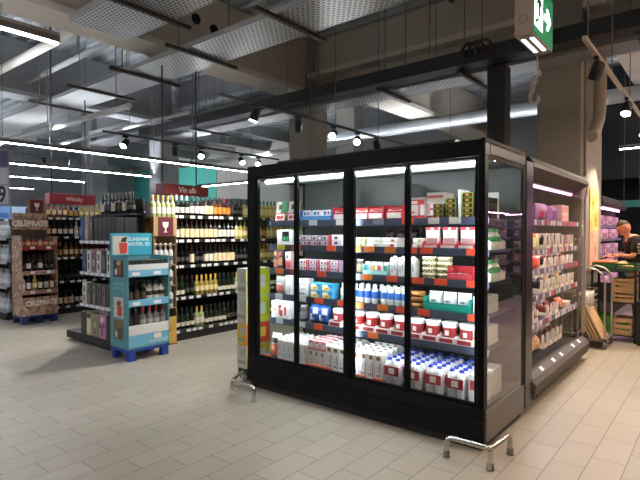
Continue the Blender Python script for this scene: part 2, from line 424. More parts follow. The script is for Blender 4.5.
# track rails with spotlights
SPOTG = M('#17181a', .4, .2)
def track(x, y0, y1, z, label, rods, zc=5.41, mat=None):
    t = thing('track_rail', label, 'light track', (x, (y0+y1)/2, z))
    L = (y1-y0)/2
    MB().box(-.018, -L, 0, .018, L, .035).build('rail', mat or M('#5a5b5c', .5, .3), t)
    for yy in rods:
        yy -= (y0+y1)/2
        MB().cyl((0, yy, .035), .006, zc-z-.035, 6).build('suspension_rod', GREYM, t)
    return t
track(.31, 1.45, 6.5, 3.17, 'pale light track with spotlights over the right aisle', (1.6, 2.8, 4.1), mat=M('#b5aa9c', .5))
track(-3.5, .6, 5.2, 3.17, 'light track above the chiller carrying small black spotlights', (2.3, 2.9, 4.15))
track(-6.75, .8, 5.0, 3.17, 'light track over the wine aisle carrying black spotlights', (1.7, 2.6, 4.15))
def spotlight(x, y, ztop, aim, label, lit, power=60., warm=False, ang=70.):
    t = thing('spotlight', label, 'spotlight', (x, y, ztop), 0, 'track spotlights')
    MB().box(-.02, -.05, -.03, .02, .05, -.001).build('adapter', SPOTG, t)
    MB().cyl((0, 0, -.1), .008, .075, 6).build('stem', SPOTG, t)
    d = Vector(aim)-Vector((x, y, ztop-.13)); d.normalize()
    q = d.to_track_quat('-Z', 'Y').to_euler()
    h = MB().lathe([(.03, .09), (.055, .07), (.06, -.08), (.052, -.08), (.05, -.06)], (0, 0, 0), 14).build('lamp_head', SPOTG, t, (0, 0, -.13), q)
    e = M('#fff1dc' if warm else '#fbfdff', .5, 0, 55.) if lit else M('#3c3c3a', .2)
    MB().cyl((0, 0, -.083), .05, .012, 14).build('lens', e, h)
    if lit:
        l = bpy.data.lights.new('spot_beam', 'SPOT'); l.energy = power*1.6; l.spot_size = math.radians(ang); l.spot_blend = .5
        l.shadow_soft_size = .05; l.color = (1, .82, .62) if warm else (1, .97, .93)
        lo = bpy.data.objects.new('spot_beam', l); col.objects.link(lo); lo.parent = t
        lo.location = Vector((0, 0, -.13))+d*.1; lo.rotation_euler = q
    return t
spotlight(-3.5, 1.18, 3.17, (-4.4, .6, 0), 'lit spotlight hanging below the concrete beam, left of middle column', True, 130, False, 100.)
spotlight(-3.5, 2.02, 3.17, (-4.6, 3, 1.5), 'unlit black spotlight on the track before the middle column', False)
spotlight(-3.5, 2.85, 3.17, (-1.4, -2.2, 0), 'lit spotlight just right of the middle column', True, 50)
spotlight(-3.5, 3.5, 3.17, (-1.6, .3, .8), 'small lit spotlight above the chiller, left of the black post', True, 40)
spotlight(-3.5, 4.1, 3.17, (-3.2, 5, 0), 'small dark spotlight above the chiller, last on its track', False)
spotlight(-6.75, 1.2, 3.17, (-5.6, -1.5, .0), 'lit spotlight left of the white wine sign, before the grey column', True, 150)
spotlight(-6.75, 2.2, 3.17, (-7.6, 3, 1.5), 'unlit black spotlight above the white wine sign', False)
spotlight(-6.75, 2.8, 3.17, (-4.7, 1.2, 1.0), 'lit spotlight right above the end of the white wine sign', True, 120)
spotlight(-6.75, 3.85, 3.17, (-4.7, 3.2, 1.2), 'lit spotlight, left of two near chiller top corner', True, 120)
spotlight(-6.75, 4.35, 3.17, (-3.6, .5, .0), 'lit spotlight, right of two near chiller top corner', True, 120)
spotlight(.31, 2.0, 3.17, (-.5, 2.6, 1.2), 'unlit dark spotlight on the pale track by right column', False)
spotlight(.31, 3.85, 3.17, (.1, 2.4, .4), 'lit warm spotlight at right edge on the pale track', True, 110, True, 120)
spotlight(.31, 5.6, 3.17, (-.05, 4.5, .7), 'unseen warm spotlight added to brighten the produce stand, last on the pale track', True, 110, True, 80)  # added beyond the view to brighten the produce corner
spotlight(-13.6, 2.6, 3.6, (-13, 1., 0), 'far lit spotlight above the whisky sign', True, 60)
spotlight(-19.5, 8.3, 4.3, (-20, 12., 3.2), 'far spotlight added to light the teal wall, left of the grey column', True, 150, False, 110.)  # far spot added to light the back wall
spotlight(-14.5, 8.3, 4.3, (-15, 12., 3.2), 'far spotlight added to light the teal wall, right of the grey column', True, 150, False, 110.)  # second far spot added for the same wall light

# ------------------------------------------------------------------ exit sign
t = thing('exit_sign', 'green running man exit sign box with white arrow, hanging at top right', 'exit sign', (.235, .27, 2.8))
MB().bbox(-.058, -.235, 0, .058, .235, .36, .006).build('sign_box', M('#9a8d84', .5), t)
GREEN = M('#0c7a4d', .4, 0, .35); SW = M('#e8fff4', .4, 0, 3.2)
p = MB().box(.058, -.228, .012, .062, .228, .35).build('green_panel', GREEN, t)
mb = MB(); rect(mb, '+x', .062, -.2, .06, -.03, .33, .002); mb.build('white_doorway', SW, p)
man = MB()
G2 = M('#0a5a3c', .5)
man.cyl((.064, -.1, .285), .02, .002, 12, 0, 'x')
man.prism([(-.135, .25), (-.085, .262), (-.07, .235), (-.095, .17), (-.125, .175), (-.13, .21)], 'x', .064, .066)
man.prism([(-.07, .25), (-.03, .215), (-.038, .203), (-.08, .232)], 'x', .064, .066)
man.prism([(-.13, .25), (-.175, .215), (-.17, .2), (-.122, .23)], 'x', .064, .066)
man.prism([(-.1, .18), (-.055, .135), (-.06, .075), (-.08, .075), (-.078, .128), (-.122, .172)], 'x', .064, .066)
man.prism([(-.125, .18), (-.14, .12), (-.195, .095), (-.19, .077), (-.125, .105), (-.1, .17)], 'x', .064, .066)
man.build('running_figure', G2, p)
MB().prism([(.01, .2), (.1, .2), (.065, .25), (.105, .25), (.17, .18), (.105, .11), (.065, .11), (.1, .16), (.01, .16)], 'x', .062, .065).build('arrow', SW, p)
for x in (-.028, .028): MB().box(x-.012, -.15, -.003, x+.012, .15, 0).build('downlight_strip', M('#ffffff', .4, 0, 2.), t)
mb = MB(); mb.tube([(.025*math.cos(a*PI/10)*1., -.236, .1+.025*math.sin(a*PI/10)) for a in range(21)], .002, 5); mb.build('round_mark', M('#6e4a3e', .6), t)
for y in (-.15, .15): MB().cyl((0, y, .36), .008, 5.39-3.16, 6).build('suspension_rod', GREYM, t)
# white hanging cable hook
t = thing('hanging_hook', 'white curved cable hook hanging in front of the right column', 'hook', (-.63, 3.2, 3.27))
MB().tube([(.1, 0, .30), (.12, 0, .26), (.05, 0, .24), (.02, 0, .14), (.01, 0, .02), (-.02, 0, -.06), (-.01, 0, -.16), (.06, 0, -.19), (.1, 0, -.14), (.09, 0, -.08)], .032, 10).build('hook_body', M('#c9bfb2', .5), t)
MB().cyl((.08, 0, .3), .012, .44, 8).build('hook_rod', M('#b0aaa0', .5), t)
t.scale = (.8, .8, .8)
# ------------------------------------------------------------------ glass door chiller
PANE = glass_mat('door_glass', '#f7faf9', 1.28); ENDG = glass_mat('end_glass', '#f2f5f2', 1.85)
FR = M('#0b0c0d', .42); FRP = M('#141517', .5)
MATT = M('#2c2b2a', .6)
for m_ in (FR, FRP, MATT): m_.node_tree.nodes['Principled BSDF'].inputs['Specular IOR Level'].default_value = .1 if m_ is not MATT else .03; INNER = M('#2a2e2c', .5, 0, 0, .05, 3.); SHELFM = M('#3a3d40', .45, .3)
ALU = M('#a9a7a2', .35, .8); ENDM = M('#6a6662', .4, .5)
W, DP, H = 2.37, .88, 2.15
fr = thing('glass_door_chiller', 'tall black upright chiller with four glass doors full of dairy goods', 'chiller', (0, 0, 0))
MB().box(-W+.03, .02, 0, -.02, DP-.02, .056).build('kick_base', M('#0b0b0c', .6), fr)
p = MB(); p.bbox(-W, 0, .055, 0, .05, .2, .006); p.bbox(-W, 0, .206, 0, .05, .295, .006); p.box(-W+.016, .05, .055, -.016, DP-.01, .258)
p.build('front_panel', FRP, fr)
p = MB(); p.bbox(-W, 0, 2.036, 0, .1, H, .008); p.box(-W, .1, 2.06, 0, DP, H); p.build('top_canopy', FR, fr)
MB().prism([(.05, H), (.09, H+.035), (DP, H+.035), (DP, H)], 'x', -W+.34, -.25).build('roof_box', M('#2b2d30', .35, .4), fr)
MB().box(-.03, .0, H-.02, .004, DP, H+.006).build('top_trim', MATT, fr)
MB().box(-W+.03, DP-.05, .26, -.02, DP, 2.06).build('back_panel', INNER, fr)
MB().box(-W+.03, .1, 2.045, -.02, DP-.05, 2.06).build('inner_ceiling', M('#9a9e9c', .5), fr)
for (a, b, nm) in ((-W, -2.25, 'corner_post'), (-1.18, -1.112, 'mullion'), (-.05, 0, 'corner_post')):
    MB().bbox(a, 0, .295, b, .07, 2.036, .006).build(nm, FR, fr)
LEDV = M('#eef4fa', .4, 0, 11.)
for x in (-2.31, -1.172, -.05):
    MB().box(x-.02, .0705, .34, x+.02, .08, 1.97).build('led_strip', LEDV, fr)
MB().lathe([(.022, 0), (.022, 2.14)], (-2.24, .14, 2.0), 12, 0, True, 'x').build('light_tube', M('#f2f6fb', .5, 0, .6), fr)
for (a, b) in ((-2.25, -1.735), (-1.735, -1.18), (-1.112, -.60), (-.60, -.05)):
    d = MB().box(a+.006, .018, .31, b-.006, .026, 2.02)
    dr = d.build('door', PANE, fr)
    f = MB()
    s = .02
    f.box(a+.002, .008, .297, b-.002, .034, .325); f.box(a+.002, .008, 2.018, b-.002, .034, 2.034)
    f.box(a+.002, .008, .325, a+.002+s, .034, 2.018); f.box(b-.002-s, .008, .325, b-.002, .034, 2.018)
    f.build('door_frame', FR, dr)
# glass ends
for x, nm in ((-W, 'l'), (0, 'r')):
    s = 1 if x == 0 else -1
    MB().box(x-s*.012, .07, .26, x-s*.004, DP-.05, 2.05).build('end_glass', ENDG, fr)
    e = MB(); e.box(x-s*.014, .05, .05, x, DP, .262); e.build('end_kick_panel', ENDM, fr); e = MB(); e.box(x-s*.014, .07, 2.05, x, DP, 2.06); e.box(x-s*.016, DP-.05, .262, x, DP, 2.06)
    e.build('end_frame', MATT, fr); MB().box(x-s*.014, .07, 2.02, x-s*.002, DP-.05, 2.05).build('end_top_rail', MATT, fr)
SH = [1.60, 1.372, 1.14, .897, .66]
WIRE = M('#4a4d50', .4, .5)
tagpos = {0: [(-1.63, 'w'), (-1.32, 'w'), (-.66, 'r'), (-.44, 'w'), (-.27, 'w'), (-.93, 'n')],
          1: [(-2.03, 'y'), (-1.83, 'r'), (-1.42, 'r'), (-1.15, 'o'), (-1.02, 'o'), (-.82, 'o'), (-.63, 'r'), (-.5, 'r'), (-.13, 'r')],
          2: [(-2.05, 'o'), (-1.85, 'r'), (-1.53, 'r'), (-1.04, 'o'), (-.80, 'r'), (-.57, 'r'), (-.38, 'r'), (-.13, 'r')],
          3: [(-2.06, 'w'), (-1.76, 'w'), (-1.56, 'r'), (-1.30, 'r'), (-1.12, 'o'), (-.89, 'o'), (-.71, 'r'), (-.52, 'r'), (-.12, 'r')],
          4: [(-2.05, 'w'), (-1.77, 'w'), (-1.57, 'r'), (-.98, 'o')]}
TG = {'w': TAGWHITE, 'r': TAGRED, 'o': M('#f58028', .5), 'y': M('#e8dc3c', .5), 'n': M('#8f97a8', .5)}
SLED = M('#f6faff', .4, 0, 17.)
MB().box(-W+.1, .101, 2.034, -.03, .118, 2.042).build('led_strip', M('#f6faff', .4, 0, 140.), fr)  # hidden strip added behind the header to brighten the top shelf
for i, z in enumerate(SH):
    x0 = -2.19
    sh = MB().box(x0, .16, z-.0, -.02, .70, z+.012)
    sh.box(x0, .64, z-.03, -.02, .70, z)
    s = sh.build('shelf', SHELFM, fr)
    MB().box(x0, .128, z-.034, -.02, .131, z+.022).box(x0, .131, z-.02, -.02, .16, z+.012).build('price_rail', M('#59627a', .3, .3), s)
    MB().box(x0+.02, .1315, z-.026, -.03, .157, z-.0205).build('led_strip', SLED, s)
    for (x, k) in tagpos[i]:
        w_ = .05 if k != 'w' else .045
        MB().box(x-w_, .122, z-.026, x+w_, .1275, z+.022).build('price_tag', TG[k], s)
dk = MB().box(-W+.03, .07, .26, -.02, DP-.05, .29).build('deck', M('#4a4e50', .5, .3), fr)
for x in (-2.16, -1.62, -1.52, -1.42, -1.17+.1, -.9):
    MB().box(x-.05, .072, .292, x+.05, .077, .325).build('price_tag', TAGRED, dk)
for x in (-.91, -1.62):     # dividers behind bay gaps
    MB().box(x-.004, .6, .3, x+.004, .8, 1.95).build('shelf_upright', GREYM, fr)
DK = .2905
LV = [z+.0125 for z in SH]
LN = ['top chiller shelf', 'second chiller shelf', 'third chiller shelf', 'fourth chiller shelf', 'lowest chiller shelf', 'chiller floor deck']

# -------- product kinds (origin at the base centre, front towards -Y)
def mk_tray(w, d, h, c, cp, fh=.55, tall=True):
    """cardboard shelf tray with high back corners and a cut-down front"""
    def f():
        r = root('display_tray'); m = M(c, .55); t = .004
        b = MB(); b.box(-w/2, -d/2, 0, w/2, d/2, t); b.box(-w/2, d/2-t, t, w/2, d/2, h)
        for s in (-1, 1):
            x = s*w/2
            b.prism([(-d/2, t), (d/2, t), (d/2, h), (-d/2+.03, h), (-d/2, h*(1. if tall else fh))], 'x', x, x-s*t)
        b.box(-w/2+t, -d/2, t, w/2-t, -d/2+t, h*fh)
        b.build('tray', m, r)
        q = MB(); q.box(-w/2+.012, -d/2-.001, h*.12, w/2-.012, -d/2, h*fh*.8); q.build('printed_band', M(cp, .5), r)
        return r
    return f
def mk_pack(w, d, h, c, prints, name='carton', lid=None, bevel=.005):
    """carton with printed panels on its front: (x0,z0,x1,z1,colour) as fractions"""
    def f():
        r = root(name)
        b = MB().bbox(-w/2, -d/2, 0, w/2, d/2, h, bevel); b.build('box', M(c, .5), r)
        if prints:
            q = MB(); mats = []
            for k, (x0, z0, x1, z1, cc) in enumerate(prints):
                mats.append(M(cc, .5)); rect(q, '-y', -d/2, (x0-.5)*w, z0*h, (x1-.5)*w, z1*h, .0008+.0004*k, k)
            q.build('front_print', mats, r)
        if lid:
            MB().box(-w/2-.001, -d/2-.001, h*.97, w/2+.001, d/2+.001, h+.002).build('lid_flap', M(lid, .5), r)
        return r
    return f
def mk_bag(w, d, h, c, prints=(), name='bag', lumps=.1, gloss=.3):
    def f():
        r = root(name)
        MB().pillow(w, d, h, 0, 7, 8, 0, lumps=lumps).build('pouch', M(c, gloss), r)
        for (x0, z0, x1, z1, cc) in prints:
            q = MB(); n = 5; v = []; fs = []
            for j in range(n+1):
                for i in range(n+1):
                    fx = x0+(x1-x0)*i/n; fz = z0+(z1-z0)*j/n; u = fx*2-1; t = fz*2-1
                    k = max(0, (1-abs(u)**4)*(1-abs(t)**4))**.6
                    v.append((u*w*.97/2, -(d/2*k*1.06+.003), fz*h))
            for j in range(n):
                for i in range(n): a = j*(n+1)+i; fs.append((a, a+1, a+n+2, a+n+1))
            q.add(v, fs, 0, True); q.build('printed_label', M(cc, .4), r)
        return r
    return f
def mk_bucket(r_, h, c='#eeece8', lab='#9e2a2f', sq='#f0e6dc'):
    def f():
        o = root('yoghurt_tub')
        MB().lathe([(r_*.88, 0), (r_*.9, .002), (r_*.99, h*.9)], seg=16).build('tub', M(c, .35), o)
        MB().lathe([(r_*1.05, h*.88), (r_*1.06, h*.93), (r_*1.04, h), (r_*.94, h), (r_*.92, h*.985)], seg=16).build('lid', M('#f3f1ee', .35), o)
        l = MB().lathe([(r_*.925, h*.22), (r_*.985, h*.74)], seg=16).build('label', M(lab, .45), o)
        MB().box(-r_*.26, -r_*.985, h*.36, r_*.26, -r_*.93, h*.6).build('label_badge', M(sq, .5), o)
        return o
    return f
def mk_bottle(r_, h, body, cap, lab, lz=(.2, .62), neck=.42, name='bottle', sh=.62, capz=.8, rough=.2, seg=12):
    def f():
        o = root(name)
        nr = r_*neck
        MB().lathe([(r_*.9, 0), (r_, .006), (r_, h*sh), (r_*.93, h*(sh+.05)), (nr*1.15, h*(sh+.14)), (nr, h*(sh+.2)), (nr, h*.97)], seg=seg).build('body', M(body, rough, 0, 0, 0, 20., .2), o)
        MB().lathe([(nr*1.12, h*capz), (nr*1.15, h*.99), (nr*1.0, h)], seg=seg).build('cap', M(cap, .4), o)
        if lab: MB().lathe([(r_*1.015, h*lz[0]), (r_*1.015, h*lz[1])], seg=seg).build('label', M(lab, .55), o)
        return o
    return f
def mk_milk(w, d, h, cap, prints, top='#efeeec'):
    def f():
        o = root('milk_carton')
        MB().prism([(-d/2, 0), (d/2, 0), (d/2, h*.86), (-d/2+.02, h), (-d/2, h*.84)], 'x', -w/2, w/2).build('carton', M('#e9e8e6', .45), o)
        MB().lathe([(.014, 0), (.015, .004), (.0145, .02), (.012, .022)], (0, -.004, h*.93), 10).build('cap', M(cap, .4), o)
        q = MB(); mats = []
        for k, (x0, z0, x1, z1, cc) in enumerate(prints):
            mats.append(M(cc, .5)); rect(q, '-y', -d/2, (x0-.5)*w, z0*h, (x1-.5)*w, z1*h, .0008+.0004*k, k)
        if prints: q.build('front_print', mats, o)
        return o
    return f
def mk_multi(nx=2, ny=3, s=.075, h=.205, cap='#2440b8'):
    """shrink wrapped block of milk bottles"""
    def f():
        o = root('milk_multipack'); w, d = nx*s, ny*s
        for i in range(nx):
            for j in range(ny):
                x, y = (i-(nx-1)/2)*s, (j-(ny-1)/2)*s
                b = MB().lathe([(s*.46, 0), (s*.48, .004), (s*.48, h*.78), (s*.3, h*.88), (s*.2, h*.92), (s*.2, h*.98)], (x, y, .003), 8).build('bottle', M('#e8e8ea', .3), o)
                MB().lathe([(s*.24, h*.92), (s*.25, h*.985), (s*.21, h)], (x, y, .003), 10).build('cap', M(cap, .35), b)
        MB().bbox(-w/2-.003, -d/2-.003, 0, w/2+.003, d/2+.003, h*.78, .02).build('film_wrap', glass_mat_film, o)
        q = MB(); rect(q, '-y', -d/2-.003, -w*.44, h*.36, w*.44, h*.72, .001)
        rect(q, '+x', w/2+.003, -d*.3, h*.36, d*.3, h*.72, .001); lb = q.build('label', M('#a32a30', .5), o)
        q = MB(); rect(q, '-y', -d/2-.004, -w*.17, h*.43, w*.17, h*.65, .0015); q.build('label_badge', M('#f1ebe2', .5), lb)
        q = MB()
        for k in range(5): rect(q, '-y', -d/2-.003, -w*.40, h*(.06+.05*k), w*(.1 if k % 2 else .3), h*(.075+.05*k), .001)
        q.build('small_print', M('#9aa0ac', .5), o)
        return o
    return f
glass_mat_film = glass_mat('film_wrap', '#fbfbfd', 1.3, .1)
def mk_round(r_, h, c, lid):
    def f():
        o = root('cream_cheese_tub')
        MB().lathe([(r_*.92, 0), (r_*.97, .003), (r_, h*.72)], seg=16).build('tub', M(c, .45), o)
        MB().lathe([(r_*1.04, h*.7), (r_*1.05, h*.98), (r_*.98, h)], seg=16).build('lid', M(lid, .45), o)
        q = MB()
        for k in range(9):
            a = -PI*(.08+.84*k/8); q.blob((r_*.985*math.cos(a), r_*.985*math.sin(a), h*(.3+.2*(k % 2))), .006, .006, .006, 0, 6, 4)
        q.build('leaf_print', M('#3d4a2c', .5), o)
        return o
    return f
FRG = []
def prod(key, mk, x, y, z, label, cat, group=None, rot=0, tilt=0):
    if z > .4: x = 1.268+(x-1.268)*1.0165
    o = place(key, mk, (x, y, z), label, cat, group, rot, tilt); FRG.append(o); return o

# ---- top shelf
z = LV[0]
PK = [(.0, .0, 1, .42, '#e8492f'), (.06, .06, .94, .36, '#f7f3ee'), (.15, .12, .5, .3, '#d8362c'), (.55, .12, .8, .3, '#d8362c'), (.0, .42, .5, 1., '#d7d3cb'), (.5, .42, 1., 1., '#1f8b52'), (.25, .6, .55, .85, '#5f4b46')]
for i, x in enumerate((-2.09, -1.925)):
    prod('ham', mk_pack(.135, .018, .20, '#efece6', PK, 'sliced_meat_pack', None, .004), x, .235, z+.003, ['leftmost', 'right one'][i]+' of two leaning white, red and green meat packs on top chiller shelf', 'meat pack', 'leaning meat packs', 0, -.22)
prod('roll', lambda: (lambda r: (MB().lathe([(.02, -.17), (.035, -.15), (.035, .15), (.02, .17)], (0, 0, .036), 12, 0, True, 'x').build('roll', M('#b9bdbd', .4), r), MB().lathe([(.036, -.06), (.036, .05)], (0, 0, .036), 12, 0, True, 'x').build('label', M('#8a9194', .5), r), r)[-1])(root('wrapped_roll')),
     -1.52, .56, z, 'grey wrapped roll lying behind the blue tray on top chiller shelf', 'wrapped roll')
prod('bluetray', mk_tray(.375, .2, .105, '#3f86cc', '#5f9ed8', .45), -1.61, .29, z, 'blue open display tray on top chiller shelf', 'tray')
for i in range(3):
    prod('butter', mk_pack(.10, .06, .098, '#eef2f6', [(.1, .5, .9, .92, '#d4e4f4'), (.2, .55, .45, .85, '#3b6db8'), (.6, .6, .8, .85, '#c94a62')], 'butter_pack'), -1.735+.12*i, .245, z+.0045,
         f'{nth(i, 3)} of three white and blue packs standing in blue tray, top chiller shelf', 'dairy pack', 'packs in the blue tray')
for i, x in enumerate((-1.33, -1.135+.02, -.965, -.79)):
    prod('redtray', mk_tray(.155, .2, .12, '#d9333b', '#f6efec', .6), x, .29, z, f'{nth(i, 4)} of four red open display trays in a row on top chiller shelf', 'tray', 'red trays on top chiller shelf')
    prod('cheese', mk_pack(.135, .1, .098, '#f3efec', [(.0, .82, 1, 1, '#d84a4c'), (.12, .5, .34, .72, '#5a7c66'), (.6, .5, .85, .72, '#4a5d78'), (.3, .76, .8, .84, '#c2323a')], 'cheese_box'), x, .255, z+.0045,
         f'{nth(i, 4)} of four white cheese boxes standing in the red trays, top chiller shelf', 'cheese box', 'cheese boxes in the red trays')
RP = [(0, 0, 1, .18, '#c2353c'), (0, .66, 1, .9, '#cf4249'), (.08, .7, .5, .84, '#f3e8e4'), (.55, .18, .7, .66, '#d8868a'), (0, .28, .3, .36, '#d66a6e')]
prod('bigpack', mk_pack(.125, .12, .175, '#f0eeec', RP, 'cheese_carton'), -.59, .27, z, 'white carton with red bands beside right door bar, top chiller shelf', 'carton')
prod('bigpack2', mk_pack(.145, .18, .205, '#f2efee', [(0, .0, 1, .14, '#c2353c'), (.04, .8, .96, .9, '#dd6d72'), (.0, .2, .2, .6, '#e2a5a6'), (.2, .34, .7, .42, '#d7696d'), (.5, .15, .62, .34, '#d7696d')], 'cheese_carton', '#f4f2f0'), -.445, .31, z, 'tallest white and red carton, behind the black and yellow boxes, top chiller shelf', 'carton')
BK = [(.04, .08, .96, .92, '#b8c43c'), (.08, .14, .92, .86, '#14160f'), (.3, .35, .6, .7, '#d98e2a'), (.1, .2, .25, .8, '#232612')]
def blk(x, y, z_, n, lab):
    prod('blackbox', mk_pack(.088, .07, .038, '#15170f', BK, 'small_box'), x, y, z_, lab, 'small box', 'black and yellow boxes')
cols_ = [(-.395, .2, 3, 'left stack'), (-.30, .215, 4, 'second stack')]
for (x, y, n, nm) in cols_:
    for k in range(n): blk(x, y, z+.0385*k, n, f'black and yellow box, {ORD[k]} from bottom of {nm} left of white divider')
prod('divider', mk_pack(.025, .16, .215, '#f1f1f1', [(.2, .3, .8, .5, '#d8d8da')], 'white_divider_box'), -.235, .26, z, 'narrow white upright box between black and yellow stacks, top chiller shelf', 'box')
for ci, x in enumerate((-.172,)):
    for k in range(5): blk(x, .215, z+.0385*k, 5, f'black and yellow box, {ORD[k]} from bottom of stack right of white divider')
for j, yy in enumerate((.225, .30, .375)):
    for k in range(4): blk(-.08, yy, z+.0385*k, 5, f'black and yellow box, {ORD[k]} from bottom of {["front", "middle", "rear"][j]} stack behind the right corner post')
prod('enddiv', mk_pack(.10, .02, .20, '#f1f1f1', [(.2, .3, .8, .5, '#d8d8da')], 'white_divider_box', None, .004), -.085, .43, z, 'white upright box against right glass end of chiller, top shelf', 'box')
def endtray(i):
    nm = LN[i]
    place('etray', mk_tray(.30, .10, .075, '#e9e9e6', '#f4f4f2', .8, False), (-.075, .335, LV[i]), f'white tray of green and white bottles at right end of {nm}', 'tray', None, PI/2)
    for k in range(4):
        place('greenb', mk_bottle(.028, .15, '#eef0ea', '#2fae58', '#3fb765', (.25, .6), .5, 'drink_bottle', .6, .82), (-.075, .225+.07*k, LV[i]+.0045), f'green and white drink bottle, {nth(k, 4).replace("left", "front").replace("right", "rear")} in end tray on {nm}', 'drink bottle', 'green and white drink bottles')
# ---- second shelf
z = LV[1]
def mk_window():
    r = root('white_carton'); w, d, h = .19, .12, .15; t = .006
    b = MB(); b.box(-w/2, -d/2, 0, w/2, d/2, t); b.box(-w/2, d/2-t, t, w/2, d/2, h); b.box(-w/2, -d/2, t, -w/2+.05, d/2-t, h); b.box(w/2-.03, -d/2, t, w/2, d/2-t, h)
    b.box(-w/2+.05, -d/2, t, w/2-.03, -d/2+t, h*.25); b.box(-w/2+.05, -d/2, h*.9, w/2-.03, d/2-t, h); b.build('box', M('#f0f0ee', .5), r)
    MB().box(-w/2+.051, -d/2+.02, t+.001, w/2-.031, -d/2+.022, h*.89).build('dark_window', M('#15201c', .3), r)
    q = MB()
    q.blob((-.012, -d/2+.014, .06), .018, .006, .028); q.blob((.03, -d/2+.014, .062), .015, .006, .025); q.build('green_print', M('#1f9a58', .4), r)
    return r
prod('window', mk_window, -1.985, .24, z, 'white carton with dark window and green print, second chiller shelf', 'carton')
YP = [(.03, .05, .47, .46, '#c9a8b4'), (.53, .05, .97, .46, '#d4c3cc'), (.03, .54, .47, .95, '#8e8a98'), (.53, .54, .97, .95, '#c8b6c2'), (.12, .12, .3, .36, '#4a3742'), (.62, .6, .8, .85, '#3c3540'), (.1, .62, .3, .86, '#f0e8ea'), (.7, .14, .88, .38, '#a04258')]
RPK = [(.0, .0, .25, 1, '#e5474a'), (.3, .1, .9, .45, '#e9e4e8'), (.3, .55, .9, .92, '#f0edf0'), (.45, .2, .7, .4, '#4a3f58'), (.45, .62, .7, .85, '#5a4a60')]
for i, x in enumerate((-1.755, -1.635, -1.515)):
    prod('yog', mk_pack(.115, .11, .098, '#8d8794', YP, 'yoghurt_multipack'), x, .235, z, f'{nth(i, 3)} of three grey and pink yoghurt multipacks, second chiller shelf', 'yoghurt pack', 'grey yoghurt multipacks')
prod('yogr', mk_pack(.145, .11, .104, '#ded9de', RPK, 'yoghurt_multipack'), -1.375, .235, z, 'white yoghurt multipack with red edge, right of grey ones, second chiller shelf', 'yoghurt pack')
for i, (x, c_, w_) in enumerate(((-1.125, '#c9cda6', .11), (-.985, '#e4e4dc', .14), (-.83, '#ece9e2', .15), (-.58, '#ddd6c4', .09))):
    for k in range(2):
        prod('flat'+str(i), mk_pack(w_, .15, .04, c_, [(.1, .2, .5, .8, '#f5f5ef'), (.6, .25, .8, .75, ['#7a9a4a', '#bfc8a0', '#cf5a5a', '#b8a884'][i])], 'flat_cheese_pack', None, .012), x, .255+.01*k, z+.0405*k,
             ['upper' if k else 'lower', 'upper' if k else 'lower'][0]+f' flat {["green-tinted", "white", "cream", "beige"][i]} cheese pack on second chiller shelf', 'cheese pack')
for i, x in enumerate((-1.03, -.92, -.80)):
    prod('dark', mk_bag(.1, .05, .15, '#3a2226', [(.2, .4, .8, .75, '#57343a')], 'sausage_pack'), x, .55, z, f'{nth(i, 3)} of three dark red packs behind flat cheeses, second chiller shelf', 'sausage pack', 'dark packs behind the flat cheeses')
for i, x in enumerate((-.46, -.32, -.18)):
    prod('rtray2', mk_tray(.135, .15, .06, '#c23540', '#e9c9c6', .62, False), x, .24, z, f'{nth(i, 3)} of three low red trays on second chiller shelf', 'tray', 'low red trays')
    prod('standpk', mk_pack(.11, .05, .16, '#d9d4d4', [(0, .86, 1, 1, '#b9303c'), (.06, .5, .94, .84, '#efeeee'), (.1, .1, .9, .48, '#b98c8c'), (.4, .87, .6, .98, '#f3d9d2')], 'sliced_ham_pack', None, .008), x, .225, z+.0045,
         f'{nth(i, 3)} of three clear red-topped packs standing in low red trays, second chiller shelf', 'ham pack', 'packs in the low red trays')
def greenb(x, y, z_, lab): prod('greenb', mk_bottle(.026, .14, '#e9ebe6', '#2fae58', '#3fb765', (.25, .6), .5, 'drink_bottle', .6, .82), x, y, z_, lab, 'drink bottle', 'green and white drink bottles')
endtray(1)
# ---- third shelf
z = LV[2]
prod('brown', mk_pack(.135, .1, .185, '#2c1c1c', [(.1, .1, .45, .5, '#b2603a'), (.5, .2, .9, .6, '#c98a5a'), (.3, .55, .7, .85, '#7a3c2c'), (.15, .7, .3, .9, '#caa27a'), (.55, .7, .8, .9, '#8a4a3a')], 'snack_box'), -2.075, .24, z, 'dark brown picture box at left of third chiller shelf', 'snack box')
prod('pinkcup', mk_pack(.08, .1, .17, '#d7a9a8', [(.1, .55, .9, .9, '#efe6e6'), (.25, .62, .6, .82, '#6b7078'), (.1, .1, .9, .45, '#e05a62')], 'yoghurt_multipack'), -1.945, .24, z, 'narrow pink yoghurt pack right of brown picture box, third chiller shelf', 'yoghurt pack')
for i, (x, k) in enumerate(((-1.755, 'a'), (-1.635, 'b'), (-1.51, 'a'), (-1.39, 'b'))):
    for j in range(2):
        prod('yg3'+k, mk_pack(.115, .1, .052, '#dcd3da' if k == 'a' else '#b9a9c0', [(.0, .0, .14, 1, '#e8505a'), (.2, .2, .48, .85, '#f3eff2'), (.55, .2, .82, .85, '#f6f2f4'), (.28, .3, .42, .7, '#463a58'), (.62, .3, .76, .7, '#6a4a7a' if k == 'b' else '#a5303c'), (.88, .1, 1, .9, '#d84a58')], 'yoghurt_multipack'), x, .235, z+.0525*j,
             f'{nth(i, 4)} {"upper" if j else "lower"} small pink and white yoghurt pack, third chiller shelf', 'yoghurt pack', 'small yoghurt packs on third shelf')
prod('whitecyl', mk_bottle(.03, .1, '#ececea', '#dcdcda', None, name='white_tub', neck=.95, sh=.7), -1.285, .235, z, 'short white cylindrical tub by the centre bar, third chiller shelf', 'tub')
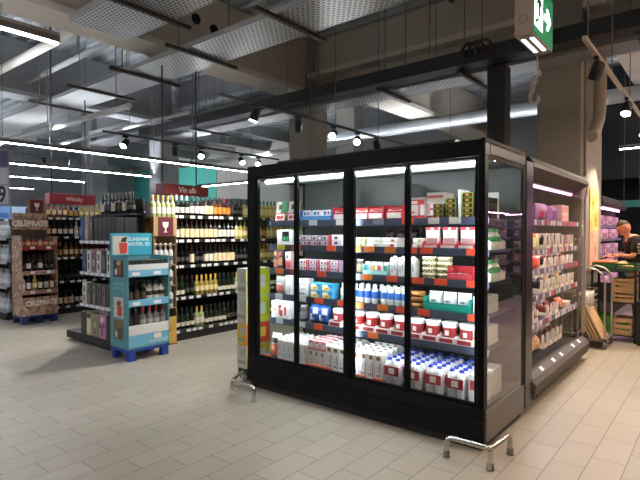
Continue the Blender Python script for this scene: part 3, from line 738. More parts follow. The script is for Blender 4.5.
prod('jar', mk_bottle(.035, .125, '#5d5345', '#d9d6d0', '#9a9078', (.15, .7), .8, 'glass_jar', .78, .84), -1.135, .225, z, 'small dark glass jar with pale lid left of turquoise tray, third chiller shelf', 'jar')
prod('turq', mk_tray(.25, .14, .09, '#8fd6d8', '#aee4e4', .42), -.96, .25, z, 'turquoise open tray of pouches on third chiller shelf', 'tray')
for i, x in enumerate((-1.05, -.99, -.93, -.87)):
    prod('pouch%d' % i, mk_bag(.054, .035, .105, '#e8f0ee', [(.2, .3, .8, .75, ['#2d8fa0', '#d8b24a', '#d04a5c', '#4a8f6a'][i])], 'snack_pouch'), x, .215, z+.0045, f'white pouch with {["blue", "yellow", "red", "green"][i]} print standing in turquoise tray', 'pouch')
for i, x in enumerate((-.79, -.715, -.625)):
    prod('milk3', mk_milk(.06, .08, .155, '#e8e8e6', [(.15, .2, .5, .6, '#b9bcc0'), (.6, .3, .8, .7, '#9fa2a8')]), x, .22, z, f'{nth(i, 3)} of three white cartons on third chiller shelf beside the right door bar', 'carton', 'white cartons on third shelf')
for i, (x, n_) in enumerate(((-.495, 4), (-.375, 4))):
    for k in range(n_):
        prod('cream', mk_round(.056, .042, '#c9c49c', '#d8d3ac'), x, .235+.01*i, z+.0425*k, f'cream tub, {ORD[k]} from bottom of {["left", "right"][i]} stack, third chiller shelf', 'cheese tub', 'stacked cream cheese tubs')
prod('rtray3', mk_tray(.2, .15, .1, '#c8323e', '#d9505a', .5), -.225, .25, z, 'red open tray of foil sweets on third chiller shelf', 'tray')
for k in range(9):
    prod('sweet%d' % (k % 3), mk_bag(.05, .03, .045, ['#cfcfd2', '#7a3a44', '#3b3134'][k % 3], [(.3, .3, .7, .7, '#e8e8ea')], 'foil_sweet', .25), -.295+.035*(k % 5), .205+.04*(k//5)+.0, z+.0045+.0+(.0 if k < 5 else .0), f'{["silver", "red", "dark"][k % 3]} foil sweet, {ORD[k % 5]} from left in {"front" if k < 5 else "rear"} row of the red tray', 'sweet', 'foil sweets in the red tray')
endtray(2)
# ---- fourth shelf
z = LV[3]
prod('mince', mk_bag(.13, .06, .17, '#c9c2bd', [(.12, .08, .88, .5, '#b4564a'), (.15, .6, .8, .85, '#8d9594')], 'minced_meat_pack', .05), -2.075, .24, z, 'clear pouch of reddish meat at left of fourth chiller shelf', 'meat pack')
prod('wht4', mk_pack(.08, .1, .185, '#e9e9ea', [(.2, .1, .5, .85, '#c8cdd4'), (.6, .15, .8, .5, '#aab2bc')], 'white_pack'), -1.94, .24, z, 'white pack with grey print right of clear meat pouch, fourth chiller shelf', 'pack')
prod('wht4b', mk_pack(.11, .1, .165, '#ececed', [(.1, .65, .9, .75, '#b6bcc4'), (.2, .35, .8, .45, '#c3c8d0'), (.1, .1, .7, .2, '#8a9098')], 'white_pack'), -1.76, .24, z, 'white pack left of yellow and blue boxes, fourth chiller shelf', 'pack')
for i in range(2):
    for k in range(2):
        prod('ybox', mk_pack(.128, .1, .068, '#4ab0dc', [(.04, .06, .7, .8, '#f1e486'), (.1, .35, .5, .75, '#f6f3d8'), (.3, .15, .6, .45, '#e0a03c'), (.6, .5, .95, .92, '#2b7ec0')], 'butter_box'), -1.605+.134*i, .24, z+.0685*k,
             f'{["left", "right"][i]} {["lower", "upper"][k]} of four yellow and blue boxes, fourth chiller shelf', 'butter box', 'yellow and blue boxes')
prod('wg', mk_bottle(.036, .15, '#f1f1ef', '#e7e7e5', '#b9d9c0', (.1, .3), .5, 'milk_bottle', .62, .86), -1.315, .235, z, 'white bottle with green foot right of yellow and blue boxes', 'bottle')
for i, x in enumerate((-1.185, -1.125, -1.06, -.99)):
    prod('bwb', mk_bottle(.029, .155, '#f1f1f3', '#d9dadd', '#2e62b8', (.28, .66), .55, 'drink_bottle', .62, .84), x, .225, z, f'{nth(i, 4)} of four blue-labelled white drink bottles right of centre bar, fourth chiller shelf', 'drink bottle', 'blue labelled drink bottles')
for i, x in enumerate((-.90, -.835, -.77, -.705)):
    prod('bwy', mk_bottle(.029, .15, '#f1f0ea', '#efeac0', '#3a74c4', (.32, .68), .55, 'drink_bottle', .62, .84), x, .225, z, f'{nth(i, 4)} of four yellow-footed blue and white drink bottles, fourth chiller shelf', 'drink bottle', 'yellow footed drink bottles')
for i in range(8):
    prod('bwb', None, -1.17+.065*i, .31, z, f'{nth(i, 8)} white drink bottle of the rear row behind the front bottles, fourth chiller shelf', 'drink bottle', 'rear row of drink bottles')
for k in range(3):
    prod('bread%d' % (k % 2), mk_bag(.13, .09, .045, ['#96622f', '#b07b3c'][k % 2], [(.25, .2, .75, .8, ['#c79350', '#7d4c22'][k % 2])], 'wrapped_bread', .2), -.60, .25, z+.0455*k, f'{["lowest", "middle", "topmost"][k]} of three brown wrapped breads left of the teal tray', 'bread', 'brown wrapped breads')
prod('teal', mk_tray(.37, .18, .105, '#0f8f80', '#15a592', .62), -.335, .26, z, 'teal open tray of white bags on fourth chiller shelf', 'tray')
for i, x in enumerate((-.45, -.335, -.22)):
    prod('wbag', mk_bag(.112, .09, .14, '#e8eaea', [(.2, .35, .8, .6, '#d0d4d8'), (.35, .45, .65, .55, '#3a4470')], 'white_bag'), x, .255, z+.0045, f'{nth(i, 3)} of three white filled bags standing in the teal tray', 'bag', 'white bags in the teal tray')
prod('endw4', mk_pack(.09, .28, .13, '#e6e6e4', [(.2, .2, .8, .5, '#4aa86a')], 'white_carton'), -.095, .34, z, 'small white carton at right glass end, fourth chiller shelf', 'carton')
# ---- lowest shelf
z = LV[4]
prod('wbox5', mk_pack(.245, .13, .165, '#f0f0ef', [(.08, .4, .3, .6, '#dfc9a0'), (.4, .2, .5, .65, '#d88a62'), (.48, .12, .62, .5, '#c23e36'), (.72, .2, .82, .7, '#d9543c'), (.42, .6, .56, .8, '#9c3a3a'), (.08, .7, .3, .8, '#d8d4cc')], 'white_carton'), -2.035, .24, z, 'white carton with small red food pictures at left of lowest chiller shelf', 'carton')
prod('jar5', mk_bottle(.04, .15, '#4d4b48', '#8f9090', '#6c6c6c', (.15, .6), .8, 'glass_jar', .75, .84), -1.775, .235, z, 'dark jar left of the blue and silver bags, lowest chiller shelf', 'jar')
for i, x in enumerate((-1.64, -1.535)):
    prod('bbag', mk_bag(.125, .1, .165, '#2f62b4', [(.1, .15, .45, .5, '#dfe6f0'), (.5, .5, .9, .85, '#dbe4f2'), (.45, .1, .62, .6, '#7ba2dc'), (.15, .6, .4, .8, '#1c3f8c')], 'blue_bag', .3), x, .25, z, f'{["left", "right"][i]} of two blue and silver crinkled bags, lowest chiller shelf', 'bag', 'blue and silver bags')
xs = (-1.37, -1.225+.065, -1.02, -.885, -.745, -.60, -.465, -.33, -.19)
for i, x in enumerate(xs):
    prod('btray', mk_tray(.132, .15, .055, '#f0ebe8', '#a8323a', .85, False), x, .24, z, f'{nth(i, 9)} white and red cardboard tray under a yoghurt tub, lowest chiller shelf', 'tray', 'white and red tub trays')
    prod('buck', mk_bucket(.058, .15), x, .24, z+.0045, f'{nth(i, 9)} white yoghurt tub with red label on lowest chiller shelf', 'yoghurt tub', 'white yoghurt tubs with red labels')
prod('end5', mk_pack(.09, .28, .14, '#e6e6e4', [(.1, .1, .9, .5, '#e0662c')], 'white_carton'), -.095, .34, z, 'white carton with orange mark at right glass end, lowest chiller shelf', 'carton')
# ---- deck
z = DK
prod('salami', mk_bag(.13, .08, .23, '#d9cfc6', [(.1, .06, .9, .55, '#d8603a'), (.1, .6, .9, .8, '#2a2d30'), (.2, .25, .6, .45, '#efb090')], 'sausage_bag', .08), -2.15, .2, z, 'plump orange and black bag at left corner of chiller deck', 'bag')
MP = [(.15, .15, .85, .3, '#d3d5d8'), (.2, .4, .5, .7, '#c9ccd0')]
def milkrow(key, x, n_, cap, prints, w, d, h, desc, y0=.16):
    for j in range(n_):
        prod(key, mk_milk(w, d, h, cap, prints), x, y0+j*(d+.004), z, f'{desc}, {ORD[j]} from the glass', 'milk carton', 'cartons on the chiller deck')
for i in range(4): milkrow('mw', -2.045+.062*i, 4, '#dcdcda', MP, .058, .075, .215, f'plain white carton in {nth(i, 4)} column by the left door bar')
for i in range(2): milkrow('mw', -1.775+.062*i, 4, '#dcdcda', MP, .058, .075, .215, f'plain white carton in {["left", "right"][i]} column just right of left door bar')
PPK = [(0, .62, 1, .98, '#d97a86'), (.1, .7, .9, .86, '#f2e4e4'), (.15, .1, .85, .35, '#cfd2d6'), (.2, .42, .6, .56, '#8c8c92')]
for i in range(3): milkrow('mp', -1.645+.068*i, 4, '#d0566a', PPK, .062, .078, .245, f'white and pink carton in {nth(i, 3)} pink column')
BPK = [(.1, .72, .9, .88, '#e6ddd2'), (.25, .7, .75, .84, '#8a5a3a'), (.15, .12, .6, .2, '#9aa0a6'), (.15, .3, .7, .5, '#d6d8da'), (.7, .1, .8, .6, '#6a7076')]
for i in range(3): milkrow('mb', -1.44+.072*i, 5, '#7d5638', BPK, .066, .075, .235, f'white and brown carton in {nth(i, 3)} column left of centre bar')
for i in range(4): milkrow('mb', -1.145+.072*i, 5, '#7d5638', BPK, .066, .075, .235, f'white and brown carton in {nth(i, 4)} column right of centre bar')
for i, x in enumerate((-.79, -.61, -.43, -.255, -.088+.0)):
    if i == 4: continue
    for j in range(2):
        prod('multi', mk_multi(), x, .215+.235*j, z, f'wrapped blue-capped milk block with red label, {nth(i, 4)} of the {["front", "rear"][j]} row', 'milk multipack', 'blue capped milk blocks')
for k in range(2):
    prod('endpk', mk_pack(.1, .19, .2, '#d9d6d2', [(.15, .45, .85, .8, '#a8343a')], 'milk_block'), -.105, .2+.22*k, z, f'{["front", "rear"][k]} white and red pack at right glass end of chiller deck', 'milk pack')
# ------------------------------------------------------------------ open chiller along the right aisle
oc = thing('open_chiller', 'grey open-front chiller with pink light facing the right aisle, beside the black one', 'chiller', (0, 1.1, 0))
OG = M('#57534f', .6)
OG.node_tree.nodes['Principled BSDF'].inputs['Specular IOR Level'].default_value = .08; OGD = M('#3a3a3b', .5, .2); OL = M('#9d9892', .35, .6); INB = M('#8c8378', .55, 0, 0, .04, 3)
MB().bbox(-.9, -.2, .05, .002, 0, 2.1, .01).build('end_wall', M('#1a1b1c', .3, .3), oc)
MB().box(-.85, .0, 0, -.12, 2.1, .1).build('kick_base', M('#0e0e0e', .6), oc)
p = MB(); p.prism([(-.9, .07), (-.005, .07), (.012, .09), (.03, .16), (.033, .205), (.0, .235), (-.045, .272), (-.07, .272), (-.07, .22), (-.9, .22)], 'y', 0, 2.16)
p.build('front_bumper', OG, oc)
MB().box(-.86, 0, .22, -.07, 2.1, .245).build('deck', M('#131314', .7), oc)
MB().prism([(.0, .239), (-.044, .275), (-.04, .281), (.006, .243)], 'y', .02, 2.1).build('price_rail', M('#47464a', .45, .1), oc)
MB().box(-.9, 0, .22, -.86, 2.14, 2.1).build('back_panel', M('#8a857e', .6), oc)
p = MB(); p.prism([(-.9, 2.06), (-.9, 2.13), (-.06, 2.13), (.0, 2.11), (.005, 2.07), (-.12, 1.98), (-.2, 1.98), (-.25, 2.06)], 'y', 0, 2.16)
p.build('canopy', OG, oc)
p = MB(); p.prism([(-.1, 2.131), (-.1, 2.16), (-.04, 2.16), (.0, 2.112)], 'y', 0, 2.16); p.build('canopy_cap', M('#33312f', .95), oc)
MB().lathe([(.016, .05), (.016, 2.05)], (-.16, 0, 1.957), 10, 0, True, 'y').build('pink_light_tube', M('#ff9fe0', .4, 0, 3.), oc)
# axis 'y' runs (p0, z, -p1): keep it simple with a box backing
MB().box(-.19, .05, 1.966, -.13, 2.05, 1.98).build('lamp_holder', OL, oc)
mb = MB(); mb.prism([(-.9, .1), (-.03, .1), (.03, .15), (.03, .22), (-.06, .32), (-.06, 1.6), (-.0, 2.0), (.005, 2.1), (-.04, 2.15), (-.9, 2.15)], 'y', 2.162, 2.174)
mb.build('end_glass', glass_mat('case_end_glass', '#dedad6', 1.5), oc)
mb = MB(); mb.tube([(-.03, 2.168, .32), (-.03, 2.168, 1.9), (.0, 2.168, 2.08), (-.05, 2.168, 2.15)], .014, 6); mb.build('end_rail', M('#b9b0a8', .35, .5), oc)
OZ = [1.61, 1.335, 1.15, .91, .66]
for i, z in enumerate(OZ):
    s = MB().box(-.6, .03, z-.02, -.085, 2.02, z).build('shelf', M('#4b4848', .45, .2), oc)
    MB().box(-.085, .03, z-.035, -.07, 2.02, z+.02).build('price_rail', M('#77728a', .35, .2), s)
    rr = random.Random(i)
    y = .12
    while y < 1.95:
        MB().box(-.0695, y, z-.03, -.066, y+.06, z+.016).build('price_tag', M('#e2dfe6' if rr.random() < .85 else '#f0523a', .5), s)
        y += rr.choice((.1, .16, .22))
    MB().box(-.105, .05, z-.028, -.09, 2.0, z-.0205).build('led_strip', M('#fff0ec', .4, 0, 14.), s)
for y in (.32, .72, 1.02, 1.52, 1.8):
    q = MB().prism([(-.004, .2515), (-.036, .2785), (-.034, .281), (-.002, .254)], 'y', y, y+.07); q.build('price_tag', TAGWHITE, oc)
ORn = ['top', 'second', 'third', 'fourth', 'lowest']
def oprod(key, mk, y, z, label, cat, group=None, x=-.18, tilt=0, rot=PI/2):
    return place(key, mk, (x, 1.1+y, z+.0005), label, cat, group, rot, tilt)
z = OZ[0]
oprod('bagp', mk_bag(.34, .1, .2, '#dcbcec', [(.12, .15, .5, .7, '#e9e0d6'), (.2, .2, .42, .42, '#8f6a4a'), (.55, .3, .9, .8, '#b77cc8')], 'salad_bag'), .36, z, 'large lilac bag with food picture, leftmost on top shelf of the open chiller', 'bag')
oprod('bagp2', mk_bag(.34, .1, .19, '#d3aee6', [(.1, .2, .4, .6, '#c84a6a'), (.5, .15, .9, .6, '#8a58b0')], 'salad_bag'), .85, z, 'large lilac bag with red print, middle of top shelf of open chiller', 'bag')
oprod('bagp3', mk_bag(.3, .1, .18, '#c39ada', [(.2, .2, .8, .7, '#8d5cb4')], 'salad_bag'), 1.22, z, 'darker purple bag left of the pink striped pack, open chiller top shelf', 'bag')
oprod('pstr', mk_pack(.3, .12, .2, '#f4d9da', [(.05, .1, .2, .9, '#f0a9ae'), (.3, .1, .42, .9, '#f3b5b8'), (.55, .1, .68, .9, '#efa2a8'), (.8, .1, .92, .9, '#f3b5b8'), (.05, .45, .95, .6, '#f7ecea')], 'striped_pack'), 1.62, z, 'pink and white striped pack at far end of open chiller top shelf', 'pack')
z = OZ[1]
for i in range(6):
    oprod('pot%d' % (i % 2), mk_bottle(.045, .165, ['#eaa24a', '#efd9b4'][i % 2], '#e2603a', ['#f2e2b8', '#c9d08a'][i % 2], (.2, .75), .75, 'juice_bottle', .8, .9), .16+.1*i, z, f'{nth(i, 6)} of six orange-capped juice bottles on second shelf of open chiller', 'juice bottle', 'orange capped juice bottles')
def mk_slot(c1, c2, w=.15, h=.165):
    """cut-out shelf carton with dark packs showing in the gap"""
    def f():
        r = root('cut_out_carton'); d = .16; t = .006
        b = MB(); b.box(-w/2, -d/2, 0, w/2, d/2, t); b.box(-w/2, d/2-t, t, w/2, d/2, h)
        for s in (-1, 1):
            x = s*w/2
            b.prism([(-d/2, t), (d/2-t, t), (d/2-t, h), (d/2-.025, h), (d/2-.045, h*.34), (-d/2+.03, h*.3), (-d/2+.018, h*.9), (-d/2, h*.9)], 'x', x, x-s*t)
            b.box(x, -d/2, t, x-s*w*.13, -d/2+t, h*.9)
        b.box(-w*.38, -d/2, t, w*.38, -d/2+t, h*.28); b.build('carton', M(c1, .6), r)
        for k in (-1, 1):
            q = MB(); q.pillow(w*.4, .05, h*.8, t+.001, 5, 6, 0, (k*w*.2, -d/2+.045), lumps=.1); q.pillow(w*.4, .05, h*.85, t+.001, 5, 6, 0, (k*w*.2, d/2-.045), lumps=.1); q.build('packet', M(c2, .4), r)
        return r
    return f
seq = [('slw', '#ece4d6', '#2a2422'), ('slr', '#e8e0d4', '#8a2a26'), ('slw', 0, 0), ('slp', '#e4c3bb', '#5a4a44')]
lab_ = {'slw': 'white cut-out carton with dark contents', 'slr': 'white cut-out carton with red contents', 'slp': 'pink cut-out carton with brown contents'}
for i, y in enumerate((.86, 1.12, 1.36, 1.6, 1.83)):
    k = ('slw', 'slr', 'slw', 'slp', 'slr')[i]; a = {'slw': ('#ece4d6', '#2a2422'), 'slr': ('#e8e0d4', '#8a2a26'), 'slp': ('#e4c3bb', '#5a4a44')}[k]
    oprod(k, mk_slot(*a), y, z, f'{lab_[k]}, {ORD[i]} right of the juice bottles on second open shelf', 'carton', 'cut-out cartons on second open shelf')
z = OZ[2]
for i, y in enumerate((.18, .4, .62)):
    oprod('redbag', mk_bag(.19, .1, .15, '#e0523c', [(.2, .2, .8, .6, '#f08a70')], 'red_bag', .12), y, z, f'{nth(i, 3)} of three red filled bags on third shelf of open chiller', 'bag', 'red bags on third open shelf')
for i, y in enumerate((.86, 1.1, 1.34, 1.58, 1.82)):
    k = ('slw', 'slr', 'slp', 'slw', 'slr')[i]
    oprod(k+'s', mk_slot(*{'slw': ('#ece4d6', '#2a2422'), 'slr': ('#e8e0d4', '#8a2a26'), 'slp': ('#e4c3bb', '#5a4a44')}[k], .15, .12), y, z, f'{lab_[k]}, {ORD[i]} right of the red bags on third open shelf', 'carton', 'cut-out cartons on third open shelf')
z = OZ[3]
oprod('redbag', None, .16, z, 'red filled bag alone at left of fourth shelf of open chiller', 'bag')
for i, y in enumerate((.75, .98, 1.2, 1.42, 1.64, 1.86)):
    k = ('slw', 'slw', 'sly', 'slw', 'sly', 'slw')[i]
    oprod(k+'t', mk_slot(*{'slw': ('#e9dfce', '#2a2422'), 'sly': ('#e3d9c4', '#b8923a')}[k], .15, .15), y, z, f'cream cut-out carton, {nth(i, 6)} of six on fourth shelf of open chiller', 'carton', 'cut-out cartons on fourth open shelf')
z = OZ[4]
for i, y in enumerate((.25, .45, .95, 1.2)):
    oprod('slwu', mk_slot('#e9e0d2', '#7a2f2a', .14, .13), y, z, f'white cut-out carton, {nth(i, 4)} of four on lowest shelf of open chiller', 'carton', 'cut-out cartons on lowest open shelf')
oprod('orangep', mk_bag(.2, .1, .13, '#c9603a', [(.2, .2, .8, .7, '#e6a27a')], 'orange_bag', .12), 1.5, z, 'orange filled bag near far end of lowest open shelf', 'bag')
oprod('creamp', mk_pack(.22, .12, .06, '#e6d3b8', [(.1, .2, .9, .8, '#f2e8d8')], 'cream_box'), 1.78, z, 'flat cream box at far end of lowest open shelf', 'box')
z = .246
for i, y in enumerate((.2, .42)):
    oprod('darkbag', mk_bag(.2, .14, .12, '#4c3a38', [(.2, .2, .8, .7, '#8d6a60')], 'dark_bag', .15), y, z, f'{["left", "right"][i]} of two dark filled bags on deck of open chiller', 'bag', 'dark bags on open deck', -.34)
for i, y in enumerate((.72, .92, 1.1)):
    oprod('beigebag', mk_bag(.22, .16, .17, '#c99a6a', [(.15, .3, .85, .8, '#e3c49a')], 'brown_paper_bag', .2), y, z, f'{nth(i, 3)} of three light brown crinkled bags on deck of open chiller', 'bag', 'brown bags on open deck', -.34)
for i, y in enumerate((1.32, 1.54, 1.75, 1.93)):
    oprod('slwd', mk_slot('#ece4d8', '#6a4a38', .15, .17), y, z, f'white cut-out carton, {nth(i, 4)} of four on deck of open chiller', 'carton', 'cut-out cartons on open deck', -.32)

# ------------------------------------------------------------------ cartons left of the chiller
cz = .001
CARD = [('white_carton_stack', '#b9b9b4', '#cdb82e', '#d8d8d2', .23), ('c', '#c8a92e', '#d9432e', '#e2c23a', .22), ('c', '#b5b6b2', '#c9c92c', '#d3d3cc', .27), ('c', '#b9bab6', '#d2d030', '#d8d8d2', .29)]
t = thing('dolly', 'low black dolly under the carton stack left of the chiller', 'dolly', (-2.525, .25, 0))
MB().box(-.07, -.17, .06, .07, .17, .13).build('platform', BLACKM, t)
for sx in (-1, 1):
    for sy in (-1, 1): MB().lathe([(.03, -.012), (.03, .012)], (sx*.045, sy*.13, .0305), 10, 0, True, 'y').build('wheel', DARK, t)
z = .131
for i, (nm, c1, c2, c3, h) in enumerate(CARD):
    r = thing('carton', ['white carton at bottom of stack left of the chiller', 'yellow carton with red side, second from bottom, left of chiller', 'grey carton with yellow side, third from bottom, left of chiller', 'topmost grey carton with yellow side in the stack left of chiller'][i], 'carton', (-2.525, .235, z), 0, 'cartons left of the chiller')
    MB().bbox(-.07, -.17, 0, .07, .17, h, .006).build('box', M(c1, .6), r)
    q = MB(); rect(q, '+x', .07, -.165, .006, .165, h-.006, .001, 0); rect(q, '+x', .071, -.1, h*.3, .1, h*.75, .001, 1); q.build('side_print', [M(c2, .55), M(c3, .55)], r)
    q = MB(); rect(q, '-y', -.17, -.06, h*.2, .06, h*.35, .001, 0); rect(q, '-y', -.17, -.02, h*.5, .05, h*.85, .001, 1); q.build('front_print', [M('#8f908c', .6), M('#a5a5a0', .6)], r)
    z += h+.001

# ------------------------------------------------------------------ bumper rails
def rail(p1, c, p2, h, label):
    t = thing('bumper_rail', label, 'bumper rail', (c[0], c[1], 0))
    a = Vector((p1[0]-c[0], p1[1]-c[1], 0)); b = Vector((p2[0]-c[0], p2[1]-c[1], 0)); r = .045
    def arc(p, d1, d2):   # rounded corner at p, coming along d1, leaving along d2
        return [p-d1*r*(1-k)**2+d2*r*k**2 for k in (0, .25, .5, .75, 1)]
    up = Vector((0, 0, 1)); T = Vector((0, 0, h))
    da, db = a.normalized(), b.normalized()
    pts = [a+up*.0]+arc(a+T, up, -da)+arc(T, -da, db)+arc(b+T, db, -up)+[b+up*.0]
    MB().tube(pts, .0165, 10).build('bent_tube', CHROME, t)
    MB().tube([(0, 0, 0), (0, 0, h-.015)], .0165, 10).build('corner_leg', CHROME, t)
    for q in (a, b, Vector((0, 0, 0))):
        MB().lathe([(.026, .0), (.026, .008), (.0225, .012), (.0225, .045), (.018, .047)], (q.x, q.y, 0), 12).build('foot_sleeve', M('#8f8c88', .35, .9), t)
    return t
rail((-.172, -.215), (.125, -.21), (.15, .09), .135, 'bent steel bumper rail at the right front corner of the black chiller')
rail((-1.97, -.285), (-2.27, -.285), (-2.43, .0), .135, 'bent steel bumper rail at the left front corner of the black chiller')
# ------------------------------------------------------------------ wine and spirits, left
GB = M('#1a1b1d', .5, .2); GBD = M('#121314', .6)
PR = M('#e4e2dc', .5)
def goblet(mb, y, z, s, x, t=.004, m=0, axis='x'):
    mb.prism([(y-.5*s, z+1.5*s), (y-.42*s, z+.85*s), (y-.12*s, z+.6*s), (y-.07*s, z+.15*s), (y-.4*s, z), (y+.4*s, z), (y+.07*s, z+.15*s), (y+.12*s, z+.6*s), (y+.42*s, z+.85*s), (y+.5*s, z+1.5*s)], axis, x, x+t, m)
def wine(key):
    T = {'dw': ('#101a12', '#e9e6dc', '#e6e2d6', (.14, .42)), 'db': ('#14130f', '#2a2320', '#e6dfcf', (.14, .5)), 'dc': ('#16140f', '#3a1f1d', '#f0dfae', (.12, .54)),
         'or': ('#5a2c12', '#26201c', '#d98c3a', (.15, .5)), 'ye': ('#c9c06a', '#2f7a3a', '#efe6a8', (.15, .5)), 'go': ('#a8934a', '#c9a23c', '#ecd9a0', (.2, .45)),
         'gr': ('#1e2a18', '#1c2417', '#e3dcc6', (.12, .32)), 'cl': ('#a9b77c', '#d0a850', '#e9e7d6', (.15, .45)), 'rd': ('#180f10', '#d0405a', '#c9913a', (.15, .5)), 'bk': ('#0f0f10', '#141414', '#4a4640', (.2, .4)),
         'cr': ('#c7d0d2', '#b8bcc0', '#dfe3e4', (.2, .45)), 'am': ('#8a4a1c', '#1e1a18', '#e8d0a0', (.2, .5)), 'bl': ('#16181c', '#1a1c22', '#e9e0d2', (.2, .5)), 'rw': ('#3a1014', '#a51f2a', '#e3c9b8', (.2, .5)),
         'wb': ('#cfcfca', '#e6e6e2', '#5b5d60', (.18, .4))}[key]
    return mk_bottle(.036, .285, T[0], T[1], T[2], T[3], .38, 'wine_bottle', .58, .76, .12, 10)
DESC = {'dw': 'white-capped dark bottle with white label', 'db': 'dark bottle with pale label', 'dc': 'dark bottle with cream label', 'or': 'brown bottle with orange label', 'ye': 'pale yellow bottle with green cap',
        'go': 'golden white wine bottle', 'gr': 'dark green bottle with pale label', 'cl': 'light green bottle with gold cap', 'rd': 'dark bottle with red cap', 'bk': 'black bottle with dark label',
        'cr': 'clear glass bottle', 'am': 'amber spirits bottle', 'bl': 'black spirits bottle with cream label', 'rw': 'red spirits bottle', 'wb': 'grey wrapped bottle with white cap'}
def gondola(name, label, x0, x1, y0, y1, h, levels, face, tags, cat='shelving', depth=None):
    """double shelving along Y; levels are shelf heights; face '+x'"""
    t = thing(name, label, cat, ((x0+x1)/2, (y0+y1)/2, 0))
    cx, cy = (x0+x1)/2, (y0+y1)/2
    X0, X1, Y0, Y1 = x0-cx, x1-cx, y0-cy, y1-cy
    MB().box(X0, Y0, 0, X1, Y1, .10).build('base_plinth', GBD, t)
    MB().box(-.03, Y0, .10, .03, Y1, h).build('back_panel', GBD, t)
    for i, z in enumerate(levels):
        for s in ((1, -1) if i < len(levels) else (1,)):
            e = X1 if s > 0 else X0
            dd = e if i == 0 else e-s*.04
            a = MB().box(s*.03, Y0, z-.02, dd, Y1, z).build('shelf', GB, t)
            if s > 0:
                MB().box(dd, Y0, z-.038, dd+.01, Y1, z+.004).build('price_rail', M('#2a2b2e', .4, .2), a)
                rr = random.Random(i*7+int(abs(x0)*10)); y = Y0+.04
                n = 0
                while y < Y1-.1 and n < tags:
                    MB().box(dd+.0105, y, z-.036, dd+.0125, y+.075, z+.002).build('price_tag', PR, a); n += 1
                    y += rr.choice((.1, .13, .19))
    return t
WL = [.145, .60, 1.045, 1.405, 1.745]
gondola('wine_shelving', 'long black shelving of wine bottles left of the chiller', -5.86, -4.6, .66, 4.0, 1.95, WL, '+x', 14)
wn = ['bottom', 'second lowest', 'middle', 'second highest', 'top']
def row(x, ys, z, keys, where, group, rot=PI/2, count_from='left'):
    n = len(ys)
    cnt = {}
    tot = {}
    for k in keys: tot[k] = tot.get(k, 0)+1
    for i, y in enumerate(ys):
        k = keys[i]; c = cnt.get(k, 0); cnt[k] = c+1
        w = '' if tot[k] == 1 else ', '+ORD[c] if c < len(ORD) else ', last'
        lab = f'{DESC[k]}{w} from left on {where}' if tot[k] > 1 else f'only {DESC[k]} on {where}'
        place('wine_'+k, wine(k) if 'wine_'+k not in PROTO else None, (x, y, z+.0005), lab, 'bottle', group, rot)
def span(y0, n, d=.085): return [y0+d*i for i in range(n)]
ks = lambda *a: sum(([k]*n for k, n in a), [])
N = 34
row(-4.70, span(.72, N), WL[4], ks(('dw', 4), ('db', 3), ('dc', 2), ('or', 2), ('rd', 1), ('or', 1), ('bk', 3), ('ye', 9), ('cl', 6), ('ye', 7)), 'top wine shelf', 'wine bottles on top wine shelf')
row(-4.70, span(.72, N), WL[3], ks(('db', 2), ('dc', 8), ('db', 4), ('ye', 2), ('go', 5), ('or', 1), ('ye', 6), ('cl', 10)), 'second wine shelf', 'wine bottles on second wine shelf')
row(-4.70, span(.72, N), WL[2], ks(('or', 1), ('bk', 3), ('dc', 1), ('bk', 2), ('db', 2), ('dc', 5), ('bk', 4), ('go', 8), ('db', 12)), 'middle wine shelf', 'wine bottles on middle wine shelf')
row(-4.70, span(.72, N), WL[1], ks(('gr', 3), ('bk', 2), ('go', 5), ('gr', 4), ('cl', 5), ('gr', 6), ('go', 5), ('gr', 8)), 'fourth wine shelf', 'wine bottles on fourth wine shelf')
row(-4.70, span(.72, N), WL[0], ks(('gr', 5), ('cl', 2), ('gr', 5), ('bk', 6), ('gr', 8), ('bk', 12)), 'lowest wine shelf', 'wine bottles on lowest wine shelf')

# cardboard wine stand next to the shelving
BRN = M('#8a6f50', .7, 0, 0, .08, 12.)
t = thing('cardboard_stand', 'narrow brown cardboard wine stand with goblet sign between pallet display and wine shelving', 'display stand', (-4.68, .475, 0))
CL = [.02, .50, .80, 1.08, 1.35]
for s in (-1, 1): MB().box(-.22, s*.17-.004, 0, .2, s*.17+.004, 1.5).build('side_panel', BRN, t)
MB().box(-.22, -.166, 0, -.21,   .166, 1.70).build('back_panel', BRN, t)
for z in CL: MB().box(-.21, -.166, z-.014, .2, .166, z).build('shelf', BRN, t)
MB().box(-.21, -.166, 1.70, .2, .166, 1.715).build('top_shelf', BRN, t)
h = MB().box(.2, -.174, 1.46, .21, .174, 1.715).build('header_board', M('#a98b5e', .7), t)
p = MB().box(.2101, -.11, 1.465, .213, .12, 1.71).build('red_panel', M('#5b1a26', .6), h)
mb = MB(); goblet(mb, 0, 1.51, .09, .2131, .003); mb.build('goblet_mark', M('#e9e0cf', .6), p)
mb = MB(); mb.box(.2, -.166, .02, .21, .166, .38, 0); mb.blob((.21, -.02, .2), .004, .07, .12, 1); mb.blob((.21, .06, .25), .004, .05, .07, 2); mb.build('yellow_print', [M('#c8a24a', .6), M('#e2c25a', .6), M('#b98a30', .6)], t)
for zi, (z, nm) in enumerate(((CL[1], 'lowest'), (CL[2], 'second'), (CL[3], 'top'))):
    for i in range(4):
        place('wine_wb', wine('wb') if 'wine_wb' not in PROTO else None, (-4.53, .36+.076*i, z+.0005), f'grey wrapped bottle, {nth(i, 4)} on {nm} bottle level of cardboard stand', 'bottle', 'grey bottles in the cardboard stand', PI/2)
for i in range(5):
    place('wine_cl', wine('cl'), (-4.53, .328+.074*i, 1.7155), f'light green gold-capped bottle, {nth(i, 5)} on top of the cardboard stand', 'bottle', 'bottles on top of the cardboard stand', PI/2)
    
